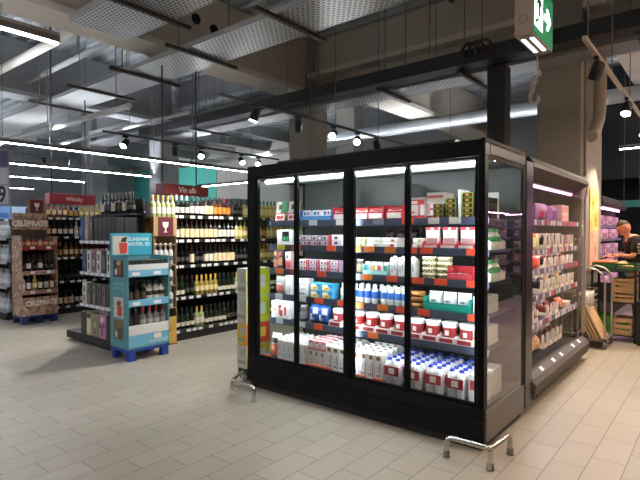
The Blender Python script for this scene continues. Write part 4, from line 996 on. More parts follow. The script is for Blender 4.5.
# end of the shelving facing the camera: gift boxes
t = thing('end_shelving', 'black end shelving of gift boxes behind the blue pallet display', 'shelving', (-5.2, .05, 0))
MB().box(-.76, -.2, .03, .56, .2, .13).build('base_plinth', GBD, t)
for sx in (-.6, .44):
    for sy in (-.12, .22): MB().cyl((sx, sy*.7, 0), .02, .03, 8).build('foot', GBD, t)
MB().box(-.35, .2, .1, .56, .23, 1.95).build('back_panel', GBD, t)
EZ = [.54, .97, 1.39]
MB().box(-.35, -.19, .13, .56, .2, .135).build('shelf', GB, t)
for z in EZ:
    s = MB().box(-.35, -.19, z-.02, .56, .2, z).build('shelf', GB, t)
    MB().box(-.35, -.203, z-.03, .56, -.19, z+.012).build('price_rail', M('#b8bcc4', .4, .1), s)
    for k in range(6): MB().box(-.33+.14*k, -.2055, z-.026, -.24+.14*k, -.2035, z+.008).build('price_tag', M('#eceef2', .5), s)
s = MB().box(-.35, .02, 1.735, .56, .2, 1.755).build('shelf', GB, t)
for i in range(9):
    place('wine_bk' if i % 3 else 'wine_db', wine('bk' if i % 3 else 'db'), (-5.47+.095*i, .15, 1.7555), f'dark bottle, {nth(i, 9)} on top of the end shelving', 'bottle', 'dark bottles on top of the end shelving')
def gift(key, w, d, h, c, prints, x, y, z, label, rot=0):
    place(key, mk_pack(w, d, h, c, prints, 'gift_box') , (x, y, z+.0005), label, 'gift box', 'gift boxes on the end shelving', rot)
GW = [(.15, .1, .85, .9, '#d9d9d6'), (.3, .55, .7, .85, '#4a4644'), (.35, .15, .65, .45, '#2d2c2c')]
for i in range(5):
    gift('gbk', .11, .11, .31, '#1b1e1f', [(.1, .55, .9, .9, '#23282a'), (.2, .1, .8, .2, '#2f3436')], -5.135+.113*i, -.075, EZ[2], f'tall black gift box, {nth(i, 5)} of the front row, top of end shelving')
    gift('gbk', .11, .11, .31, '#1b1e1f', None, -5.135+.113*i, .04, EZ[2], f'tall black gift box, {nth(i, 5)} of the second row, top of end shelving')
gift('gbk2', .11, .11, .31, '#1b1e1f', [(.1, .1, .9, .9, '#22282a')], -4.71, .14, EZ[2], 'tall black gift box at rear right corner, top of end shelving')
gift('gdk', .1, .1, .33, '#2c2a2c', [(.1, .1, .9, .9, '#5a4a48'), (.3, .5, .7, .8, '#8a6a62')], -5.27, -.08, EZ[2], 'brown printed gift box left of the black boxes, top of end shelving')
gift('gtan', .1, .1, .34, '#9a8c74', [(.1, .1, .9, .5, '#b8a88c')], -5.40, -.08, EZ[2], 'tan gift box second from left, top of end shelving')
gift('gbl', .1, .1, .33, '#1d3a86', [(.15, .3, .85, .8, '#2c4f9c')], -5.52, -.08, EZ[2]+.0, 'blue gift box, leftmost on top of end shelving')
for i, (k, c, pr) in enumerate((('gn', '#2a3f66', [(.2, .2, .8, .8, '#3a527c')]), ('gw', '#d6d3ce', GW), ('gm', '#8a7078', [(.15, .1, .85, .9, '#6a4f58'), (.3, .3, .7, .6, '#b9a0a4')]), ('gw', 0, 0), ('gdk3', '#3a3838', [(.2, .2, .8, .8, '#6a6662')]), ('gw', 0, 0))):
    gift(k, .11, .1, .30, c, pr, -5.47+.132*i, -.08, EZ[1], f'{["navy", "white and black", "mauve", "white and black", "dark grey", "white and black"][i]} gift box, {nth(i, 6)} of six on middle shelf of end shelving')
for i, (k, c, pr) in enumerate((('gw2', '#cfccc6', GW), ('gs', '#4a4844', [(.2, .1, .8, .9, '#77726a'), (.35, .5, .65, .8, '#2e2c2a')]), ('gs', 0, 0), ('gt', '#5c5a54', [(.25, .1, .75, .9, '#37352f')]), ('gs', 0, 0), ('gt', 0, 0))):
    gift(k, .11, .1, .29, c, pr, -5.47+.132*i, -.08, EZ[0], f'{["white and black", "grey", "grey", "olive", "grey", "olive"][i]} gift box, {nth(i, 6)} of six on lower shelf of end shelving')
gift('gb1', .14, .12, .30, '#1a1a1c', [(.1, .1, .9, .9, '#242426')], -5.48, -.08, .135, 'black gift box, leftmost on base of end shelving')
gift('gb2', .13, .12, .31, '#b7aa86', [(.2, .1, .8, .7, '#cfc4a2'), (.1, .75, .9, .95, '#2a2826')], -5.31, -.09, .135, 'cream gift box with dark top on base of end shelving')
gift('gb3', .16, .12, .29, '#8d8a72', [(.2, .15, .8, .85, '#6f6c56'), (.35, .4, .65, .7, '#a9a68e')], -5.14, -.09, .135, 'olive gift box on base of end shelving')
gift('gb4', .17, .12, .30, '#c994b4', [(.08, .05, .92, .95, '#b87ca2'), (.35, .72, .65, .92, '#efe3ea'), (.1, .45, .3, .62, '#3a2634'), (.7, .45, .9, .62, '#3a2634'), (.38, .1, .62, .6, '#7a4668')], -4.95, -.09, .135, 'pink gift box with round white mark on base of end shelving')
gift('gb1', .14, .12, .30, '#1a1a1c', None, -4.77, -.09, .135, 'black gift box, rightmost on base of end shelving')

# ------------------------------------------------------------------ blue pallet display
PB = M('#1e3f9a', .45)
t = thing('display_pallet', 'blue plastic quarter pallet under the turquoise drinks display', 'pallet', (-4.28, -.01, 0))
b = MB(); b.box(-.2, -.28, .105, .2, .28, .14)
b.build('deck', PB, t)
for sx in (-1, 1):
    for sy in (-1, 1): MB().prism([(sx*.16-.04, 0), (sx*.16+.04, 0), (sx*.16+.03, .105), (sx*.16-.03, .105)] if True else [], 'y', sy*.22-.045, sy*.22+.045).build('foot', PB, t)
TEAL = M('#4f8f99', .55); TEALD = M('#3f7a84', .55); LB = M('#6fb4d6', .55); WH = M('#d6dde0', .55)
t = thing('drinks_display', 'turquoise cardboard drinks display with sunshine header on the blue pallet', 'display stand', (-4.28, -.01, .1405))
for s in (-1, 1):
    sp = MB().box(-.2, s*.27-.005, 0, .2, s*.27+.005, 1.085).build('side_panel', TEAL, t)
    if s < 0:
        for k, (z0, z1, cs) in enumerate(((.84, 1.04, ('#2c1e1a', '#7a4a34', '#caa078')), (.36, .60, ('#c9c2b8', '#b33a2c', '#6a2a22')), (.10, .33, ('#6a5a3c', '#3c4a34', '#8a5a4a')))):
            q = MB(); rect(q, '-y', -.2751, -.12, z0, .1, z1, .0015, 0)
            mats = [M(cs[0], .5), M(cs[1], .5), M(cs[2], .5), M('#d9cfc4', .5)]
            # picture: a tall glass with drink
            q.prism([(-.03, z0+.02), (.06, z0+.02), (.07, z0+.14), (-.04, z0+.14)], 'y', -.2785, -.2767, 1)
            q.prism([(-.06, z0+.15), (.03, z0+.14), (.06, z0+.19), (-.02, z0+.2)], 'y', -.2785, -.2767, 2)
            q.blob((-.06, -.277, z0+.06), .03, .002, .04, 3)
            q.build('printed_photo', mats, sp)
        text('SUNSHINE\nWATER, SEI', .05, M('#8fc3ca', .6), sp, 'lettering', (-.01, -.276, .73), FACE_Y, .001)
MB().box(-.2, -.265, 0, -.19, .265, 1.35).build('back_panel', TEALD, t)
SD = [(.03, 0), (.27, 1), (.555, 1), (.905, 1)]
MB().box(-.19, -.265, 0, .2, .265, .02).build('base_board', TEAL, t)
MB().box(.19, -.265, .02, .2, .265, .16).build('front_skirt', LB, t)
mb = MB(); mb.box(.2, -.265, .16, .203, .265, .25); mb.build('white_band', WH, t)
sh = []
for z in (.24, .54, .89):
    s_ = MB().box(-.19, -.265, z-.012, .19, .265, z).build('shelf', WH, t)
    mb = MB(); mb.box(.19, -.265, z-.045 if z > .3 else z-.06, .2, .265, z+.035)
    f = mb.build('shelf_front', LB if z > .3 else WH, s_)
    if z > .3:
        MB().box(.2005, -.22, z-.03, .2025, -.12, z+.01).build('price_tag', TAGWHITE, s_); MB().box(.2005, .06, z-.03, .2025, .16, z+.01).build('price_tag', TAGWHITE, s_)
MB().box(.2035, .06, .09, .205, .16, .15).build('price_tag', TAGWHITE, t)
text('SUNSHINE', .055, M('#cfe6f0', .6), t, 'lettering', (.2035, .12, .06), FACE_X, .001)
MB().box(.19, -.265, .925, .2, .265, .99).build('upper_white_band', WH, t)
hd = MB().box(-.21, -.275, 1.085, -.2, .275, 1.36).build('back_board', TEALD, t)
h = MB().box(-.189, -.27, 1.085, -.183, .275, 1.355).build('header_board', M('#2f93ac', .5), t)
text('SUNSHINE\nWATER, SEI', .062, M('#d8eef2', .5), h, 'lettering', (-.182, .095, 1.25), FACE_X, .001)
q = MB(); rect(q, '+x', -.1828, -.25, 1.1, -.05, 1.325, .001, 0)
q.prism([(-.16, 1.11), (-.07, 1.11), (-.06, 1.24), (-.17, 1.24)], 'x', -.1817, -.1805, 1); q.prism([(-.15, 1.25), (-.08, 1.25), (-.06, 1.32), (-.13, 1.3)], 'x', -.1817, -.1805, 2)
q.blob((-.2, -.01+-.0, 1.15), .001, .02, .02, 3)
q.build('printed_photo', [M('#b9b4aa', .5), M('#b8382a', .5), M('#2a2a26', .5), M('#e9d9b9', .5)], h)
z0 = .1405
for i in range(6):
    place('ddark', mk_pack(.085, .16, .15, '#17191b', [(.1, .1, .9, .9, '#1f2326'), (.2, .6, .8, .8, '#2b3034')], 'drinks_box'), (-4.19, -.2275+.087*i, z0+.8905), f'black drinks box, {nth(i, 6)} on top level of the turquoise display', 'drinks box', 'black boxes in the turquoise display', PI/2)
mk_rum = mk_bottle(.042, .25, '#181310', '#141212', '#4a3a32', (.15, .5), .36, 'liqueur_bottle', .55, .82, .15)
mk_cow = mk_bottle(.042, .24, '#e9e6e0', '#1d1c1c', '#2a2726', (.28, .5), .36, 'liqueur_bottle', .55, .8, .3)
for j in range(2):
    for i in range(6):
        k = 'rum' if i < 3 else 'cow'
        place('d'+k, mk_rum if k == 'rum' else mk_cow, (-4.17-.1*j, -.22+.086*i, z0+.5405), f'{"dark" if k == "rum" else "white and black"} liqueur bottle, {nth(i, 6)} of the {["front", "rear"][j]} row on middle level of turquoise display', 'bottle', 'liqueur bottles in the turquoise display', PI/2)
mk_red = mk_bottle(.04, .235, '#8f9498', '#b92a30', '#c9c4c0', (.15, .35), .36, 'liqueur_bottle', .5, .74, .12)
for i in range(6):
    k = 'drum2' if i < 2 else 'dredcap'
    place(k, mk_bottle(.042, .235, '#4a3c34', '#5a5048', '#2b2522', (.15, .5), .36, 'liqueur_bottle', .5, .78, .12) if i < 2 else mk_red, (-4.17, -.225+.09*i, z0+.2405), f'{"brown" if i < 2 else "clear red-capped"} bottle, {nth(i, 6)} on lowest level of the turquoise display', 'bottle', 'bottles on lowest level of turquoise display', PI/2)

# ------------------------------------------------------------------ whisky shelving further back
HL = [.145, .605, 1.045, 1.43, 1.78]
gondola('whisky_shelving', 'black shelving of spirits under the red whisky sign', -9.5, -8.2, .4, 4.0, 1.95, HL, '+x', 14)
wk = [ks(('dc', 6), ('bl', 8), ('am', 6), ('bk', 8), ('dw', 6)), ks(('bk', 10), ('bl', 8), ('am', 8), ('bk', 8)), ks(('rd', 4), ('am', 3), ('rw', 6), ('bl', 8), ('bk', 13)), ks(('am', 2), ('bl', 4), ('cr', 3), ('am', 8), ('bk', 17)), ks(('am', 5), ('rd', 2), ('go', 4), ('am', 6), ('or', 4), ('dc', 6), ('am', 7))]
for i in range(5):
    row(-8.3, span(.47, 17, .1), HL[i], wk[i][:17], f'{["bottom", "fourth", "middle", "second", "top"][i]} whisky shelf', f'bottles on whisky shelf {ORD[i]}')
# end shelving at far left
t = thing('end_shelving', 'black end shelving of clear bottles at the left edge of the photo', 'shelving', (-8.85, .1, 0))
MB().box(-.65, -.25, 0, .6, .25, .12).build('base_plinth', GBD, t)
MB().box(-.65, .22, .12, .6, .25, 1.75).build('back_panel', GBD, t)
LZ = [.125, .56, .99, 1.40]
for z in LZ:
    s = MB().box(-.65, -.23, z-.02, .6, .22, z).build('shelf', GB, t)
    MB().box(-.65, -.242, z-.03, .6, -.23, z+.01).build('price_rail', M('#b8bcc4', .4, .1), s)
for i, z in enumerate(LZ):
    for j in range(12):
        k = 'cr' if (j+i) % 5 else 'wb'
        place('lc_'+k, mk_bottle(.042, .31, *{'cr': ('#c3cbce', '#8b9094', '#dfe3e4'), 'wb': ('#aeb6ba', '#7d4a3c', '#c9c6c0')}[k], (.2, .45), .4, 'spirits_bottle', .6, .78, .1, 10), (-9.45+.1*j, -.07, z+.0005),
              f'clear spirits bottle, {nth(j, 12)} on {["bottom", "second", "third", "top"][i]} shelf at left edge', 'bottle', 'clear bottles on the left end shelving')
# boxes on far shelving tops, left
gondola('far_shelving', 'far black shelving seen beneath the price poster', -12.3, -11.2, .6, 4.0, 1.9, [.145, .6, 1.05, 1.45, 1.8], '+x', 10)
for i in range(9):
    place('bbx%d' % (i % 2), mk_pack(.3, .25, .30, ['#7fa3d6', '#b9d2ea'][i % 2], [(.1, .1, .9, .5, ['#4a6fb4', '#8fb0dc'][i % 2])], 'blue_carton'), (-11.5, .85+.33*i, 1.8005), f'light blue carton, {nth(i, 9)} on top of the far shelving', 'carton', 'blue cartons on the far shelving', PI/2)
row(-11.32, span(.7, 9, .13), 1.45, ks(('bl', 3), ('am', 3), ('bk', 3)), 'upper far shelf', 'bottles on the far shelving')
# lit far wall chiller
t = thing('wall_chiller', 'far lit wall chiller seen between the grey columns', 'chiller', (-19, 11.2, 0))
MB().box(-4, -.3, 0, 4, .5, .5).build('base', GBD, t); MB().box(-4, .4, .5, 4, .5, 2.9).build('back_panel', M('#6a6670', .6), t); MB().box(-4, -.35, 2.6, 4, .4, 2.95).build('canopy', M('#3a3b40', .5), t)
for k, z in enumerate((.9, 1.4, 1.9, 2.3)):
    s = MB().box(-3.98, -.15, z-.03, 3.98, .4, z).build('shelf', GREYM, t); MB().box(-3.95, -.14, z-.045, 3.95, -.1, z-.031).build('light_tube', M('#d9c8ff', .5, 0, 4.), s)
MB().box(-3.95, -.28, 2.56, 3.95, -.22, 2.599).build('light_tube', M('#e0d0ff', .5, 0, 9.), t)
for z in (1.4, 1.9, 2.3):
    for i in range(22):
        place('wcb%d' % (i % 3), mk_pack(.3, .2, .26, ['#8a86a8', '#d0ccd8', '#3f4a6a'][i % 3], [(.1, .2, .9, .7, ['#c9c6da', '#6a5f8a', '#8f94b0'][i % 3])], 'chilled_pack'), (-22.7+.345*i, 11.2, z+.0005), f'pack, {nth(i, 22)} on the {["low", "middle", "upper"][int((z-1.4)/.45+.1)]} shelf of the far wall chiller', 'pack', 'packs in the far wall chiller')

# ------------------------------------------------------------------ celebrate display
t = thing('display_pallet', 'dark blue pallet under the celebrate drinks display at left', 'pallet', (-7.76, .13, 0))
MB().box(-.2, -.29, .1, .2, .29, .135).build('deck', M('#24336c', .5), t)
for sx in (-.15, .15):
    for sy in (-.23, 0, .23): MB().box(sx-.04, sy-.05, 0, sx+.04, sy+.05, .1).build('foot', M('#24336c', .5), t)
def collage(name, c1, c2):
    m = bpy.data.materials.new(name); m.use_nodes = True; nt = m.node_tree; b = nt.nodes['Principled BSDF']; b.inputs['Roughness'].default_value = .6
    tc = nt.nodes.new('ShaderNodeTexCoord'); v = nt.nodes.new('ShaderNodeTexVoronoi'); v.inputs['Scale'].default_value = 22; v.inputs['Randomness'].default_value = .8
    r = nt.nodes.new('ShaderNodeValToRGB'); e = r.color_ramp.elements; e[0].color = rgb(c1); e[1].color = rgb(c2); e[0].position = .35; e[1].position = .7
    k = r.color_ramp.elements.new(.5); k.color = rgb('#7d5f50')
    sp = nt.nodes.new('ShaderNodeSeparateColor'); L = nt.links.new
    L(tc.outputs['Object'], v.inputs['Vector']); L(v.outputs['Color'], sp.inputs[0]); L(sp.outputs[0], r.inputs[0]); L(r.outputs[0], b.inputs['Base Color'])
    return m
KM = collage('picture_collage', '#c4a38c', '#9a7a66')
t = thing('drinks_display', 'brown cardboard celebrate drinks display with goblet sign, far left', 'display stand', (-7.76, .13, .1355))
for s in (-1, 1): MB().box(-.2, s*.275-.006, 0, .2, s*.275+.006, 1.32 if s < 0 else 1.3).build('side_panel', KM, t)
MB().box(-.2, -.27, 0, -.19, .27, 1.68).build('back_panel', M('#4a3a34', .6), t)
MB().box(-.19, -.27, 0, .2, .27, .02).build('base_board', KM, t)
sk = MB().box(.19, -.27, .02, .2, .27, .30).build('front_skirt', KM, t)
text('CELEBRATE', .11, M('#f2ebe2', .6), sk, 'lettering', (.201, .02, .2), FACE_X, .001, .005, 1., .85)
for z in (.40, .72, 1.13):
    s_ = MB().box(-.19, -.27, z-.012, .2, .27, z).build('shelf', M('#7a6a60', .6), t)
    MB().box(.2, -.27, z-.05, .208, .27, z+.02).build('shelf_front', KM if z < 1 else M('#9c3436', .6), s_)
    MB().box(.2081, -.15, z-.03, .21, -.08, z+.01).build('price_tag', TAGWHITE, s_); MB().box(.2081, .1, z-.03, .21, .17, z+.01).build('price_tag', TAGWHITE, s_)
h = MB().box(-.19, -.27, 1.42, -.18, .27, 1.70).build('header_board', KM, t)
text('CELEBRATE', .125, M('#f6f0e8', .6), h, 'lettering', (-.179, .0, 1.52), FACE_X, .001, .006, 1., .88)
g = MB().box(-.19, -.04, 1.70, -.18, .25, 1.94).build('goblet_board', M('#9a7a58', .6), h)
p = MB().box(-.1795, .0, 1.705, -.177, .21, 1.93).build('red_panel', M('#5e1a24', .6), g)
mb = MB(); goblet(mb, .105, 1.75, .085, -.1765, .003); mb.build('goblet_mark', M('#efe6da', .6), p)
z0 = .1355
for zi, (z, kk, nm) in enumerate(((.4, ('cr', 'db', 'go', 'db', 'db', 'dc'), 'lower'), (.72, ('bk', 'bl', 'bk', 'bl', 'bk', 'bk'), 'middle'), (1.13, ('rw', 'am', 'rw', 'am', 'rw', 'am'), 'top'))):
    for i in range(6):
        k = kk[i]
        place('cel_'+k+('s' if zi == 2 else ''), (lambda: wine(k)()) if zi < 2 else mk_bottle(.036, .15, {'rw': '#8a2420', 'am': '#b0602c'}[k], '#3a1a18', '#e0b48c', (.2, .55), .45, 'small_bottle', .6, .8, .15, 10), (-7.64, -.105+.09*i, z0+z+.0005),
              f'{DESC[k] if zi < 2 else "small red-brown bottle"}, {nth(i, 6)} on {nm} level of the celebrate display', 'bottle', 'bottles in the celebrate display', PI/2)

# ------------------------------------------------------------------ hanging signs
def aisle_sign(x, y0, y1, z0, z1, body, label, red, rodz, w=.1, ts=.1):
    cy = (y0+y1)/2; L = (y1-y0)/2; cz = (z0+z1)/2; H2 = (z1-z0)/2
    t = thing('hanging_sign', label, 'sign', (x, cy, cz))
    MB().bbox(-w, -L, -H2, w, L, H2, .006).build('sign_body', M(red, .5), t)
    e = MB()
    e.box(w-.004, -L-.004, -H2-.004, w+.004, -L+.006, H2+.004); e.box(w-.004, L-.006, -H2-.004, w+.004, L+.004, H2+.004)
    e.build('sign_edge', M('#2c2224', .5), t)
    text(body, ts, M('#f6e6dc', .5), t, 'lettering', (w+.0015, .02, .0), FACE_X, .001, .0025)
    for yy, rz in ((-L+.1, rodz[0]), (L-.1, rodz[1])):
        MB().tube([(-.07, yy, H2), (-.07, yy, rz-cz)], .012, 6).build('hanging_rod', M('#1c1c1d', .5), t)
    return t
aisle_sign(-8.06, .46, 1.27, 2.02, 2.2, 'Whisky', 'red hanging whisky sign above the spirits shelving', '#a63243', (5.41, 3.999), .1, .1)
aisle_sign(-5.2, .86, 1.67, 2.07, 2.23, 'Vin alb', 'red hanging white wine sign above the wine shelving', '#7d2326', (3.999, 4.27), .1, .115)
# price poster
t = thing('price_poster', 'hanging price poster reading 99 at the left edge', 'price poster', (-5.71, -1.23, 1.84), .62)
MB().box(-.33, -.012, 0, .33, .012, .67).build('poster_board', M('#7f8290', .6), t)
q = MB(); rect(q, '-y', -.012, -.32, .46, .32, .65, .002, 0); rect(q, '-y', -.012, -.32, .25, .32, .445, .002, 1); rect(q, '-y', -.012, -.32, .01, .32, .235, .002, 1)
q.build('printed_panels', [M('#4a4560', .6), M('#aeb0bc', .6)], t)
text('99', .27, M('#101014', .6), t, 'lettering', (.2, -.0155, .12), FACE_Y, .001, .006, 1., .72)
for x in (-.25, .25): MB().cyl((x, 0, .67), .004, 5.39-2.51, 5).build('hanging_cord', GREYM, t)
# ------------------------------------------------------------------ right: poster, far chillers, cart, produce, person
def poster_mat():
    m = bpy.data.materials.new('flower_poster'); m.use_nodes = True; nt = m.node_tree; b = nt.nodes['Principled BSDF']; L = nt.links.new
    tc = nt.nodes.new('ShaderNodeTexCoord'); v = nt.nodes.new('ShaderNodeTexVoronoi'); v.inputs['Scale'].default_value = 5.5
    r = nt.nodes.new('ShaderNodeValToRGB'); e = r.color_ramp.elements
    e[0].position = .15; e[0].color = rgb('#f7a63c'); e[1].position = .6; e[1].color = rgb('#ffdf86')
    s = nt.nodes.new('ShaderNodeSeparateXYZ'); r2 = nt.nodes.new('ShaderNodeValToRGB'); e2 = r2.color_ramp.elements
    e2[0].position = .48; e2[0].color = rgb('#f0a890'); e2[1].position = .52; e2[1].color = rgb('#ffffff')
    mp = nt.nodes.new('ShaderNodeMapRange'); mp.inputs['From Min'].default_value = .2; mp.inputs['From Max'].default_value = 1.5
    mx = nt.nodes.new('ShaderNodeMix'); mx.data_type = 'RGBA'; mx.inputs[7].default_value = rgb('#ffc4ae')
    r3 = nt.nodes.new('ShaderNodeMath'); r3.operation = 'LESS_THAN'; r3.inputs[1].default_value = .62
    L(tc.outputs['Object'], v.inputs['Vector']); L(v.outputs['Distance'], r.inputs[0]); L(tc.outputs['Object'], s.inputs[0]); L(s.outputs['Z'], r3.inputs[0])
    r3.inputs[1].default_value = -.02
    L(r3.outputs[0], mx.inputs[0]); L(r.outputs[0], mx.inputs[6])
    m2 = nt.nodes.new('ShaderNodeMix'); m2.data_type = 'RGBA'; m2.blend_type = 'MULTIPLY'; m2.inputs[0].default_value = .5
    L(mx.outputs[2], m2.inputs[6]); L(v.outputs['Color'], m2.inputs[7]); L(mx.outputs[2], b.inputs['Base Color'])
    return m
t = thing('flower_poster', 'orange and pink flower poster on the side of the right column', 'poster', (-.275, 5.1, 1.55))
MB().box(0, -.3, -.62, .012, .3, .62).build('poster_board', poster_mat(), t)
q = MB()
for (y, z, r_) in ((-.1, .4, .1), (.1, .15, .12), (-.15, -.1, .1), (.1, -.3, .13), (-.1, -.5, .1)):
    for k in range(6):
        a = k*PI/3; q.blob((.0125, y+r_*.6*math.cos(a), z+r_*.6*math.sin(a)), .0012, r_*.42, r_*.42, 0 if z > 0 else 1, 8, 4)
    q.blob((.0135, y, z), .0012, r_*.3, r_*.3, 2, 8, 4)
q.build('printed_flowers', [M('#ffb13a', .5), M('#ffb29a', .5), M('#b5561c', .5)], t)

def lit_chiller(name, label, loc, rot, L, key):
    t = thing(name, label, 'chiller', loc, rot)
    MB().box(-L/2, .02, 0, L/2, .78, .35).build('base', GBD, t); MB().box(-L/2, .7, .35, L/2, .78, 2.05).build('back_panel', M('#57505a', .6), t)
    MB().prism([(.78, 2.02), (.02, 1.95), (-.02, 2.0), (.02, 2.12), (.78, 2.12)], 'x', -L/2, L/2).build('canopy', M('#55504c', .45, .3), t)
    for s in (-1, 1): MB().prism([(.0, 0), (.8, 0), (.8, 2.1), (.2, 2.1), (.2, .5), (.0, .3)], 'x', s*L/2, s*(L/2-.02)).build('end_panel', M('#4a4644', .5), t)
    MB().box(-L/2+.03, .12, 1.93, L/2-.03, .15, 1.945).build('light_tube', M('#ffb4e6', .4, 0, 18.), t)
    for z in (.5, .8, 1.1, 1.38, 1.62):
        s_ = MB().box(-L/2+.022, .1, z-.02, L/2-.022, .7, z).build('shelf', GREYM, t)
        MB().box(-L/2+.022, .085, z-.03, L/2-.022, .1, z+.015).build('price_rail', M('#8d86a8', .35, .1), s_)
        MB().box(-L/2+.03, .11, z-.028, L/2-.03, .125, z-.0205).build('light_tube', M('#ffc8ea', .4, 0, 6.), s_)
    return t
lit_chiller('far_chiller', 'pink-lit chiller behind the column along the right aisle', (-.3, 7.25, 0), PI/2, 2.5, 'a')
lit_chiller('far_chiller', 'pink-lit chiller across the end of the right aisle', (1.5, 8.9, 0), 0, 3.2, 'b')
lit_chiller('far_chiller', 'pink-lit chiller on the other side of the right aisle', (2.5, 6.9, 0), -PI/2, 3.0, 'c')
pc = [('#e8d0de', '#b56a9a'), ('#c9a4c8', '#f2e6ee'), ('#d98aa0', '#f5e0e2'), ('#efe4ea', '#c85a6a'), ('#8d6a9a', '#e0c8e2')]
for zi, z in enumerate((.5, .8, 1.1, 1.38, 1.62)):
    for i in range(13):
        k = (i*3+zi) % 5
        place('fc%d' % k, mk_pack(.15, .12, .19, pc[k][0], [(.1, .2, .9, .6, pc[k][1]), (.2, .7, .7, .85, '#f4eef2')], 'chilled_pack'), (-.49, 6.12+.185*i, z+.0005), f'chilled pack, {nth(i, 13)} on {ORn[4-zi]} shelf of far chiller behind column', 'chilled pack', f'packs on {ORn[4-zi]} shelf of far chiller', PI/2)
    for i in range(14):
        k = (i*2+zi) % 5
        place('fc%d' % k, mk_pack(.15, .12, .19, pc[k][0], [(.1, .2, .9, .6, pc[k][1]), (.2, .7, .7, .85, '#f4eef2')], 'chilled_pack'), (.05+.2*i, 9.09, z+.0005), f'chilled pack, {nth(i, 14)} on {ORn[4-zi]} shelf of chiller across aisle end', 'chilled pack', f'packs on {ORn[4-zi]} shelf across aisle end')
for zi, z in enumerate((.5, .8, 1.1, 1.38, 1.62)):
    for i in range(10):
        place('fc%d' % ((i*3+zi) % 5), None, (2.69, 5.6+.29*i, z+.0005), f'chilled pack, {nth(i, 10)} on {ORn[4-zi]} shelf of chiller across the right aisle', 'chilled pack', f'packs on {ORn[4-zi]} shelf across the right aisle', -PI/2)
t = thing('aisle_sign', 'small teal pointed sign hanging over the far right chiller', 'sign', (-.17, 8.3, 2.08))
MB().prism([(-.25, -.06), (.16, -.07), (.3, .0), (.16, .07), (-.25, .07)], 'y', 0, .03).build('sign_board', M('#3a9494', .4), t)
MB().prism([(.13, -.055), (.27, .0), (.13, .055)], 'y', -.004, -.001).build('white_tip', M('#e8f4f2', .4), t)
for x in (-.15, .12): MB().cyl((x, .015, .07), .005, 5.39-2.15, 5).build('hanging_cord', GREYM, t)

# wire trolley with folded cardboard
WIREM = M('#b9b3aa', .4, .4)
t = thing('wire_trolley', 'grey tubular trolley with arched handle beside the open chiller end', 'trolley', (-.11, 4.16, 0))
fb = MB()
for (x, y) in ((-.19, -.24), (.19, -.24), (-.19, .27), (.19, .27)):
    MB().lathe([(.03, -.01), (.03, .01)], (x, y, .031), 12, 0, True, 'y').build('wheel', M('#6a6864', .5), t)
    fb.box(x-.016, y-.018, .055, x+.016, y+.018, .1)
fb.box(-.21, -.26, .1, .21, -.22, .13); fb.box(-.21, .25, .1, .21, .29, .13); fb.box(-.21, -.26, .1, -.17, .29, .13); fb.box(.17, -.26, .1, .21, .29, .13)
fb.box(-.17, -.22, .112, .17, .25, .12)
fb.build('base_frame', M('#8a857e', .4, .5), t)
for y in (-.24, .27):
    MB().tube([(.19, y, .13), (.19, y, .86), (.17, y, .95), (.1, y, 1.02), (.0, y, 1.05), (-.1, y, 1.02), (-.17, y, .95), (-.19, y, .86), (-.19, y, .13)], .013, 8).build('arched_tube', M('#c4bdb2', .3, .8), t)
wb = MB()
for z in (.5, .58, .66, .74):
    wb.tube([(-.18, -.23, z), (.02, -.23, z), (.02, .26, z), (-.18, .26, z), (-.18, -.23, z)], .005, 5)
for k in range(6):
    y = -.23+.098*k
    wb.tube([(-.18, y, .74), (-.18, y, .5), (.02, y, .5), (.02, y, .74)], .004, 5)
wb.build('wire_basket', WIREM, t)
for i in range(4):
    place('salad%d' % (i % 2), mk_bag(.16, .09, .2, ['#cfd0c8', '#b9bcb0'][i % 2], [(.2, .2, .8, .6, ['#e9eae6', '#8d9a78'][i % 2])], 'plastic_bag', .2, .2), (-.19, 4.0+.11*i, .506), f'clear plastic bag, {nth(i, 4)} in the wire basket of the trolley', 'bag', 'plastic bags in the trolley basket')
CB = M('#c2a07a', .75, 0, 0, .06, 8.)
for i in range(4):
    o = tag(MB().bbox(-.012, -.2, 0, .012, .2, .47, .004).build('folded_cardboard', CB), f'folded brown cardboard sheet, {["nearest the open chiller", "second from the open chiller", "third from the open chiller", "rightmost"][i]}, leaning on trolley base', 'cardboard')
    o['group'] = 'folded cardboard on the trolley'
    o.location = (-.125+.042*i+.05, 4.1, .127); o.rotation_euler = (0, -.45, 0)

# tall wire rack beyond the chiller end
t = thing('wire_rack', 'tall wire rack just beyond the glass end of the open chiller', 'rack', (-.25, 3.62, 0))
rk = MB()
for (x, y) in ((-.14, -.13), (.1, -.13), (-.14, .13), (.1, .13)): MB().tube([(x, y, 0), (x, y, 1.45)], .014, 6).build('upright', WIREM, t)
for z in (.25, .75, 1.1, 1.42):
    rk.tube([(-.14, -.13, z), (.1, -.13, z), (.1, .13, z), (-.14, .13, z), (-.14, -.13, z)], .006, 5)
for k in range(5):
    y = -.1+.05*k; rk.tube([(-.14, y, .75), (.1, y, .75)], .004, 5); rk.tube([(-.14, y, 1.1), (.1, y, 1.1)], .004, 5); rk.tube([(.1, y, .75), (.1, y, 1.42)], .003, 5)
rk.build('wire_shelves', WIREM, t)

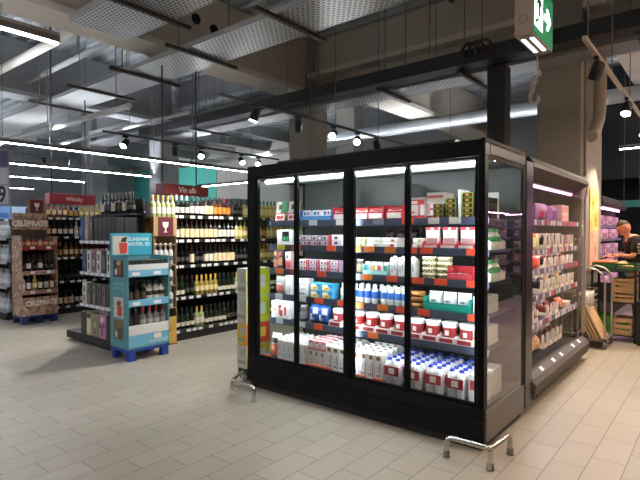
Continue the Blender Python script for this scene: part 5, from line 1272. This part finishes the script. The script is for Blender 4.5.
# produce stand
t = thing('produce_stand', 'black produce stand with tilted crates in front of the person', 'produce stand', (.08, 4.78, 0))
f = MB()
for x in (-.26, .26):
    for y in (-.24, .24): f.box(x-.015, y-.015, 0, x+.015, y+.015, 1.0 if y < 0 else 1.02)
for z in (.1, .55, .98): f.box(-.26, -.24, z-.015, .26, .24, z)
f.build('frame', BLACKM, t)
def crate(key, w, d, h, c):
    def g():
        r = root('produce_crate'); b = MB(); tt = .008
        b.box(-w/2, -d/2, 0, w/2, d/2, tt)
        for s in (-1, 1):
            for (z0, z1) in ((tt, h*.3), (h*.42, h*.64), (h*.78, h)):
                b.box(-w/2, s*d/2-s*tt, z0, w/2, s*d/2, z1); b.box(s*w/2-s*tt, -d/2+tt, z0, s*w/2, d/2-tt, z1)
            for s2 in (-1, 1): b.box(s*(w/2-.012)-.011, s2*(d/2-.012)-.011, tt, s*(w/2-.012)+.011, s2*(d/2-.012)+.011, h)
        b.build('slatted_body', M(c, .5), r)
        return r
    return g
GC = '#235230'
CR = [('g', GC, .12, (-.09, 4.78, .981), 'green crate of carrots on top of the produce stand'), ('g', 0, 0, (.20, 4.78, .981), 'green crate of onions on top of produce stand near the person')]
place('crg', crate('g', .27, .42, .10, GC), (-.055, 4.78, .981), 'green crate of carrots on top of the produce stand', 'crate')
place('crg', None, (.225, 4.78, .981), 'green crate of bread rolls on top of produce stand near the person', 'crate')
place('crw', crate('w', .25, .4, .16, '#a08058'), (.2, 4.76, .551), 'light wooden crate on the middle level of the produce stand', 'crate')
place('crw', None, (.2, 4.76, .713), 'upper light wooden crate on middle level of the produce stand', 'crate')
place('crb', crate('b', .25, .4, .22, '#1c1d1e'), (-.08, 4.76, .551), 'black crate left of the wooden crates on the produce stand', 'crate')
place('crgg', crate('gg', .25, .4, .24, '#3f9a34'), (-.08, 4.76, .101), 'bright green crate at foot of the produce stand', 'crate')
place('crc', crate('c', .22, .4, .22, '#b39468'), (.19, 4.76, .101), 'pale wooden crate at foot of the produce stand', 'crate')
def carrot():
    r = root('carrot')
    MB().lathe([(.004, -.075), (.012, -.06), (.017, .03), (.015, .06), (.006, .068)], (0, 0, .017), 8, 0, True, 'x').build('root', M('#e8702a', .5), r)
    MB().tube([(.066, 0, .017), (.09, .0, .022)], .005, 5).build('stalk', M('#4d8a34', .6), r)
    return r
rr = random.Random(3)
for i in range(20):
    row_, c_ = divmod(i, 10)
    place('carrot', carrot, (-.1+.1*row_-.0, 4.61+.036*c_, .9905+.083), f'carrot, {nth(c_, 10)} from camera in the {["left", "right"][row_]} row of the green carrot crate', 'carrot', 'carrots in the green crate', .15*rr.uniform(-1, 1))
tag(MB().box(-.16, 4.605, .99, .05, 4.95, 1.071).build('crate_liner', M('#35703a', .8)), 'green paper liner under the carrots in the crate', 'liner')
def roll_():
    r = root('bread_roll'); MB().blob((0, 0, .026), .05, .034, .026, 0, 10, 6).build('crust', M('#d9b07a', .6, 0, 0, .1, 30.), r); MB().tube([(-.03, 0, .0535), (.0, .0, .0555), (.03, 0, .0535)], .004, 5).build('score', M('#efd9b0', .7), r)
    return r
for i in range(15):
    row_, c_ = divmod(i, 5)
    place('roll_', roll_, (.15+.075*(row_ % 2), 4.63+.075*c_, .99+.054*(row_//2)), f'bread roll, {nth(c_, 5)} from camera in the {["left", "right", "upper left"][row_]} row of the crate', 'bread roll', 'bread rolls in the green crate', rr.uniform(-.15, .15)+PI/2*0)
def leafy():
    r = root('leafy_vegetable'); 
    for k in range(5):
        a = k*2*PI/5; MB().blob((.03*math.cos(a), .03*math.sin(a), .06), .035, .035, .06, 0, 8, 6).build('leaf', M(['#6f9a3a', '#8fb04a', '#5a8a34'][k % 3], .6), r)
    MB().blob((0, 0, .03), .03, .03, .03, 0, 8, 5).build('stem', M('#dfe3b8', .6), r)
    return r
for i in range(4):
    place('leafy', leafy, (.15+.075*(i % 2), 4.68+.13*(i//2), .1095), f'green leafy vegetable, {ORD[i]} in the pale wooden crate at the foot', 'vegetable', 'vegetables in the pale crate')
# stack of black crates beside the person
for i in range(2):
    place('crk', crate('k', .3, .36, .29, '#131415'), (.52, 4.62, .001+.292*i), ['lower of two black crates at the right edge by the person', 'upper of two black crates at the right edge by the person'][i], 'crate')
# beige carton behind trolley
def boxcart():
    r = root('carton'); b = MB().bbox(-.15, -.14, 0, .15, .14, .3, .006); b.build('box', M('#b9a68c', .7), r); MB().box(-.15, -.1415, .13, .15, -.1401, .17).build('tape', M('#8f7c60', .4), r); return r
place('boxcart', boxcart, (-.08, 4.77, .773+.001), 'beige taped carton on the black crate of the produce stand', 'carton') if False else None

# person
def skin_chain(name, verts, edges, mat, parent, sub=2):
    me = bpy.data.meshes.new(name); me.from_pydata([v[:3] for v in verts], edges, [])
    o = bpy.data.objects.new(name, me); col.objects.link(o)
    md = o.modifiers.new('s', 'SKIN'); md.use_smooth_shade = True
    for i, v in enumerate(verts):
        d = me.skin_vertices[0].data[i]; r_ = v[3]; d.radius = r_ if isinstance(r_, tuple) else (r_, r_); d.use_root = (i == 0)
    s = o.modifiers.new('u', 'SUBSURF'); s.levels = sub; s.render_levels = sub
    dg = bpy.context.evaluated_depsgraph_get(); m2 = bpy.data.meshes.new_from_object(o.evaluated_get(dg)); m2.name = name
    bpy.data.objects.remove(o)
    for p in m2.polygons: p.use_smooth = True
    m2.materials.clear(); m2.materials.append(mat)
    o = bpy.data.objects.new(name, m2); col.objects.link(o)
    if parent: o.parent = parent
    return o
# local frame: the person looks along -X; left hand side is -Y (towards the camera)
SK = M('#c98d72', .5)
per = thing('person', 'person in black printed T-shirt and green trousers leaning over the produce stand', 'person', (.27, 5.47, 0), math.radians(25))
V = [(0, 0, .93, (.13, .16)), (-.01, 0, 1.1, (.12, .15)), (-.03, 0, 1.28, (.12, .165)), (-.08, 0, 1.39, (.09, .14)), (-.14, 0, 1.45, .055), (-.18, 0, 1.50, .055),
     (.0, -.10, .86, .085), (.0, -.11, .48, .055), (.02, -.11, .1, .036), (-.1, -.12, .04, .034), (.0, .10, .86, .085), (.01, .11, .48, .055), (.03, .11, .1, .036), (-.09, .12, .04, .034),
     (-.08, -.185, 1.40, .052), (-.16, -.24, 1.15, .041), (-.33, -.22, 1.17, .03), (-.08, .185, 1.40, .052), (-.14, .25, 1.15, .041), (-.31, .18, 1.16, .03)]
E_ = [(0, 1), (1, 2), (2, 3), (3, 4), (4, 5), (0, 6), (6, 7), (7, 8), (8, 9), (0, 10), (10, 11), (11, 12), (12, 13), (3, 14), (14, 15), (15, 16), (3, 17), (17, 18), (18, 19)]
body = skin_chain('body', V, E_, SK, per)
# hands with five fingers
def hand(wrist, side):
    x, y, z = wrist
    vs = [(x, y, z, .024), (x-.05, y, z-.01, (.034, .018)), (x-.085, y, z-.018, (.034, .015))]; es = [(0, 1), (1, 2)]
    skin_chain('palm', vs, es, SK, body, 1)
    for k, (o_, l) in enumerate(((-.027, .06), (-.009, .07), (.009, .066), (.026, .052))):
        skin_chain('finger', [(x-.078, y+o_, z-.018, .0095), (x-.085-l*.5, y+o_*1.1, z-.03, .0085), (x-.085-l*.85, y+o_*1.1, z-.055, .0075)], [(0, 1), (1, 2)], SK, body, 1)
    skin_chain('thumb', [(x-.03, y+side*.022, z-.012, .011), (x-.06, y+side*.048, z-.025, .0095), (x-.085, y+side*.052, z-.04, .008)], [(0, 1), (1, 2)], SK, body, 1)
hand((-.33, -.22, 1.17), 1); hand((-.31, .18, 1.16), -1)
# head, tilted down towards -X
hd = bpy.data.objects.new('head_pivot', None)
bpy.data.objects.remove(hd)
bmh = bmesh.new(); bmesh.ops.create_uvsphere(bmh, u_segments=24, v_segments=18, radius=1.)
for v in bmh.verts:
    x, y, z = v.co
    # front is -x : narrower jaw, flat face, rounded skull
    w = .078*(1-.22*max(0, -z)**1.2*1.); dep = .098 if x > 0 else .09
    nx = x*dep*(1-.15*max(0, -z)); nz = z*(.12 if z > 0 else .125)
    if x < -.3 and z < -.55: nx -= .012
    if z < -.6 and x > 0: nx *= .75
    v.co = (nx, y*w, nz)
def feature(bm, c, r3):
    g = bmesh.ops.create_uvsphere(bm, u_segments=10, v_segments=8, radius=1.)
    for v in g['verts']: v.co = (v.co.x*r3[0]+c[0], v.co.y*r3[1]+c[1], v.co.z*r3[2]+c[2])
feature(bmh, (-.094, 0, -.02), (.022, .014, .026)); feature(bmh, (-.083, 0, .002), (.014, .010, .03))
for s in (-1, 1): feature(bmh, (.005, s*.078, -.01), (.018, .009, .032)); feature(bmh, (-.076, s*.03, .022), (.014, .02, .008))
feature(bmh, (-.083, 0, -.068), (.012, .026, .008))
Rm = Matrix.Translation((-.21, 0, 1.575)) @ Matrix.Rotation(math.radians(-28), 4, 'Y') @ Matrix.Rotation(math.radians(12), 4, 'Z')
me = bpy.data.meshes.new('head'); bmh.to_mesh(me); bmh.free()
for p in me.polygons: p.use_smooth = True
me.materials.append(SK); me.transform(Rm)
# one continuous body mesh: join head into body
bm = bmesh.new(); bm.from_mesh(body.data); bm.from_mesh(me); bm.to_mesh(body.data); bm.free()
bpy.data.meshes.remove(me)
for p in body.data.polygons: p.use_smooth = True
ey = MB()
for s in (-1, 1): ey.blob((-.084, s*.03, .008), .008, .012, .007, 0, 8, 6)
o = ey.build('eyes', M('#2a1e18', .3), per); o.data.transform(Rm)
hr = bmesh.new(); bmesh.ops.create_uvsphere(hr, u_segments=20, v_segments=14, radius=1.)
for v in hr.verts:
    x, y, z = v.co; v.co = (x*(.102 if x > 0 else .093)+.002, y*.082, z*.124+.002)
bmesh.ops.delete(hr, geom=[v for v in hr.verts if v.co.z < .045-(.5*max(0, v.co.x+.01) if v.co.x > -.01 else 0)+(.25*max(0, -.04-v.co.x)) or v.co.z < -.06], context='VERTS')
me = bpy.data.meshes.new('hair'); hr.to_mesh(me); hr.free(); me.transform(Rm); me.materials.append(M('#3a2c24', .8, 0, 0, .2, 60.))
for p in me.polygons: p.use_smooth = True
o = bpy.data.objects.new('short_hair', me); col.objects.link(o); o.parent = per
TS = M('#0b0b0d', .85)
V2 = [(0, 0, .93, (.15, .185)), (-.01, 0, 1.1, (.14, .175)), (-.03, 0, 1.28, (.14, .19)), (-.08, 0, 1.39, (.10, .16)), (-.12, 0, 1.43, .07),
      (-.08, -.19, 1.40, .08), (-.15, -.24, 1.19, .062), (-.08, .19, 1.40, .08), (-.135, .245, 1.19, .062)]
sh_ = skin_chain('t_shirt', V2, [(0, 1), (1, 2), (2, 3), (3, 4), (3, 5), (5, 6), (3, 7), (7, 8)], TS, per)
V3 = [(0, 0, .95, (.145, .18)), (.0, -.10, .84, .105), (.0, -.11, .48, .075), (.02, -.11, .12, .06), (.0, .10, .84, .105), (.01, .11, .48, .075), (.03, .11, .12, .06)]
skin_chain('trousers', V3, [(0, 1), (1, 2), (2, 3), (0, 4), (4, 5), (5, 6)], M('#3c5a44', .8), per)
for s in (-1, 1):
    skin_chain('shoe', [(.06, s*.115, .045, .045), (-.05, s*.118, .042, .042), (-.14, s*.12, .034, .033)], [(0, 1), (1, 2)], M('#1b1b1c', .6), per, 1)
pm = MB()
rr = random.Random(5)
for k in range(4):
    for j in range(4):
        x = -.10+.05*j+.01*(k % 2); z = 1.2+.05*k
        pm.box(x, -.232, z, x+rr.uniform(.02, .042), -.2, z+.022)
# white chest print, set on the shirt surface facing the camera
import mathutils
bvh = mathutils.bvhtree.BVHTree.FromPolygons([v.co for v in sh_.data.vertices], [list(p.vertices) for p in sh_.data.polygons])
pm = MB()
for k in range(4):
    for j in range(5):
        x0 = -.115+.032*j+.008*(k % 2); w_ = rr.uniform(.016, .028); z0 = 1.19+.045*k
        q = []
        for (x, z) in ((x0, z0), (x0+w_, z0), (x0+w_, z0+.026), (x0, z0+.026)):
            h_ = bvh.ray_cast(Vector((x, -1, z)), Vector((0, 1, 0)))
            q.append(None if h_[0] is None else h_[0]+Vector((0, -.003, 0)))
        if None not in q: pm.add(q+[p+Vector((0, .002, 0)) for p in q], [(0, 1, 2, 3), (7, 6, 5, 4), (0, 4, 5, 1), (1, 5, 6, 2), (2, 6, 7, 3), (3, 7, 4, 0)])
if pm.v: pm.build('shirt_print', M('#b9b7b2', .7), sh_)

# ------------------------------------------------------------------ world, camera, view
w = bpy.data.worlds.new('store'); sc.world = w; w.use_nodes = True
w.node_tree.nodes['Background'].inputs[0].default_value = (.9, .95, 1, 1); w.node_tree.nodes['Background'].inputs[1].default_value = .0
cd = bpy.data.cameras.new('camera'); cam = bpy.data.objects.new('camera', cd); col.objects.link(cam); sc.camera = cam
cd.sensor_width = 36; cd.lens = 36*496.89/640; cd.clip_end = 200
cam.location = (1.26802, -3.32786, 1.51222)
cam.rotation_euler = (PI/2-.0158386, 0, .6839583)
sc.view_settings.view_transform = 'Standard'; sc.view_settings.look = 'None'
sc.view_settings.exposure = 0.7; sc.view_settings.gamma = 1; sc.view_settings.use_curve_mapping = False
try:
    sc.cycles.max_bounces = 8; sc.cycles.transparent_max_bounces = 24; sc.cycles.sample_clamp_indirect = 4
except Exception: pass
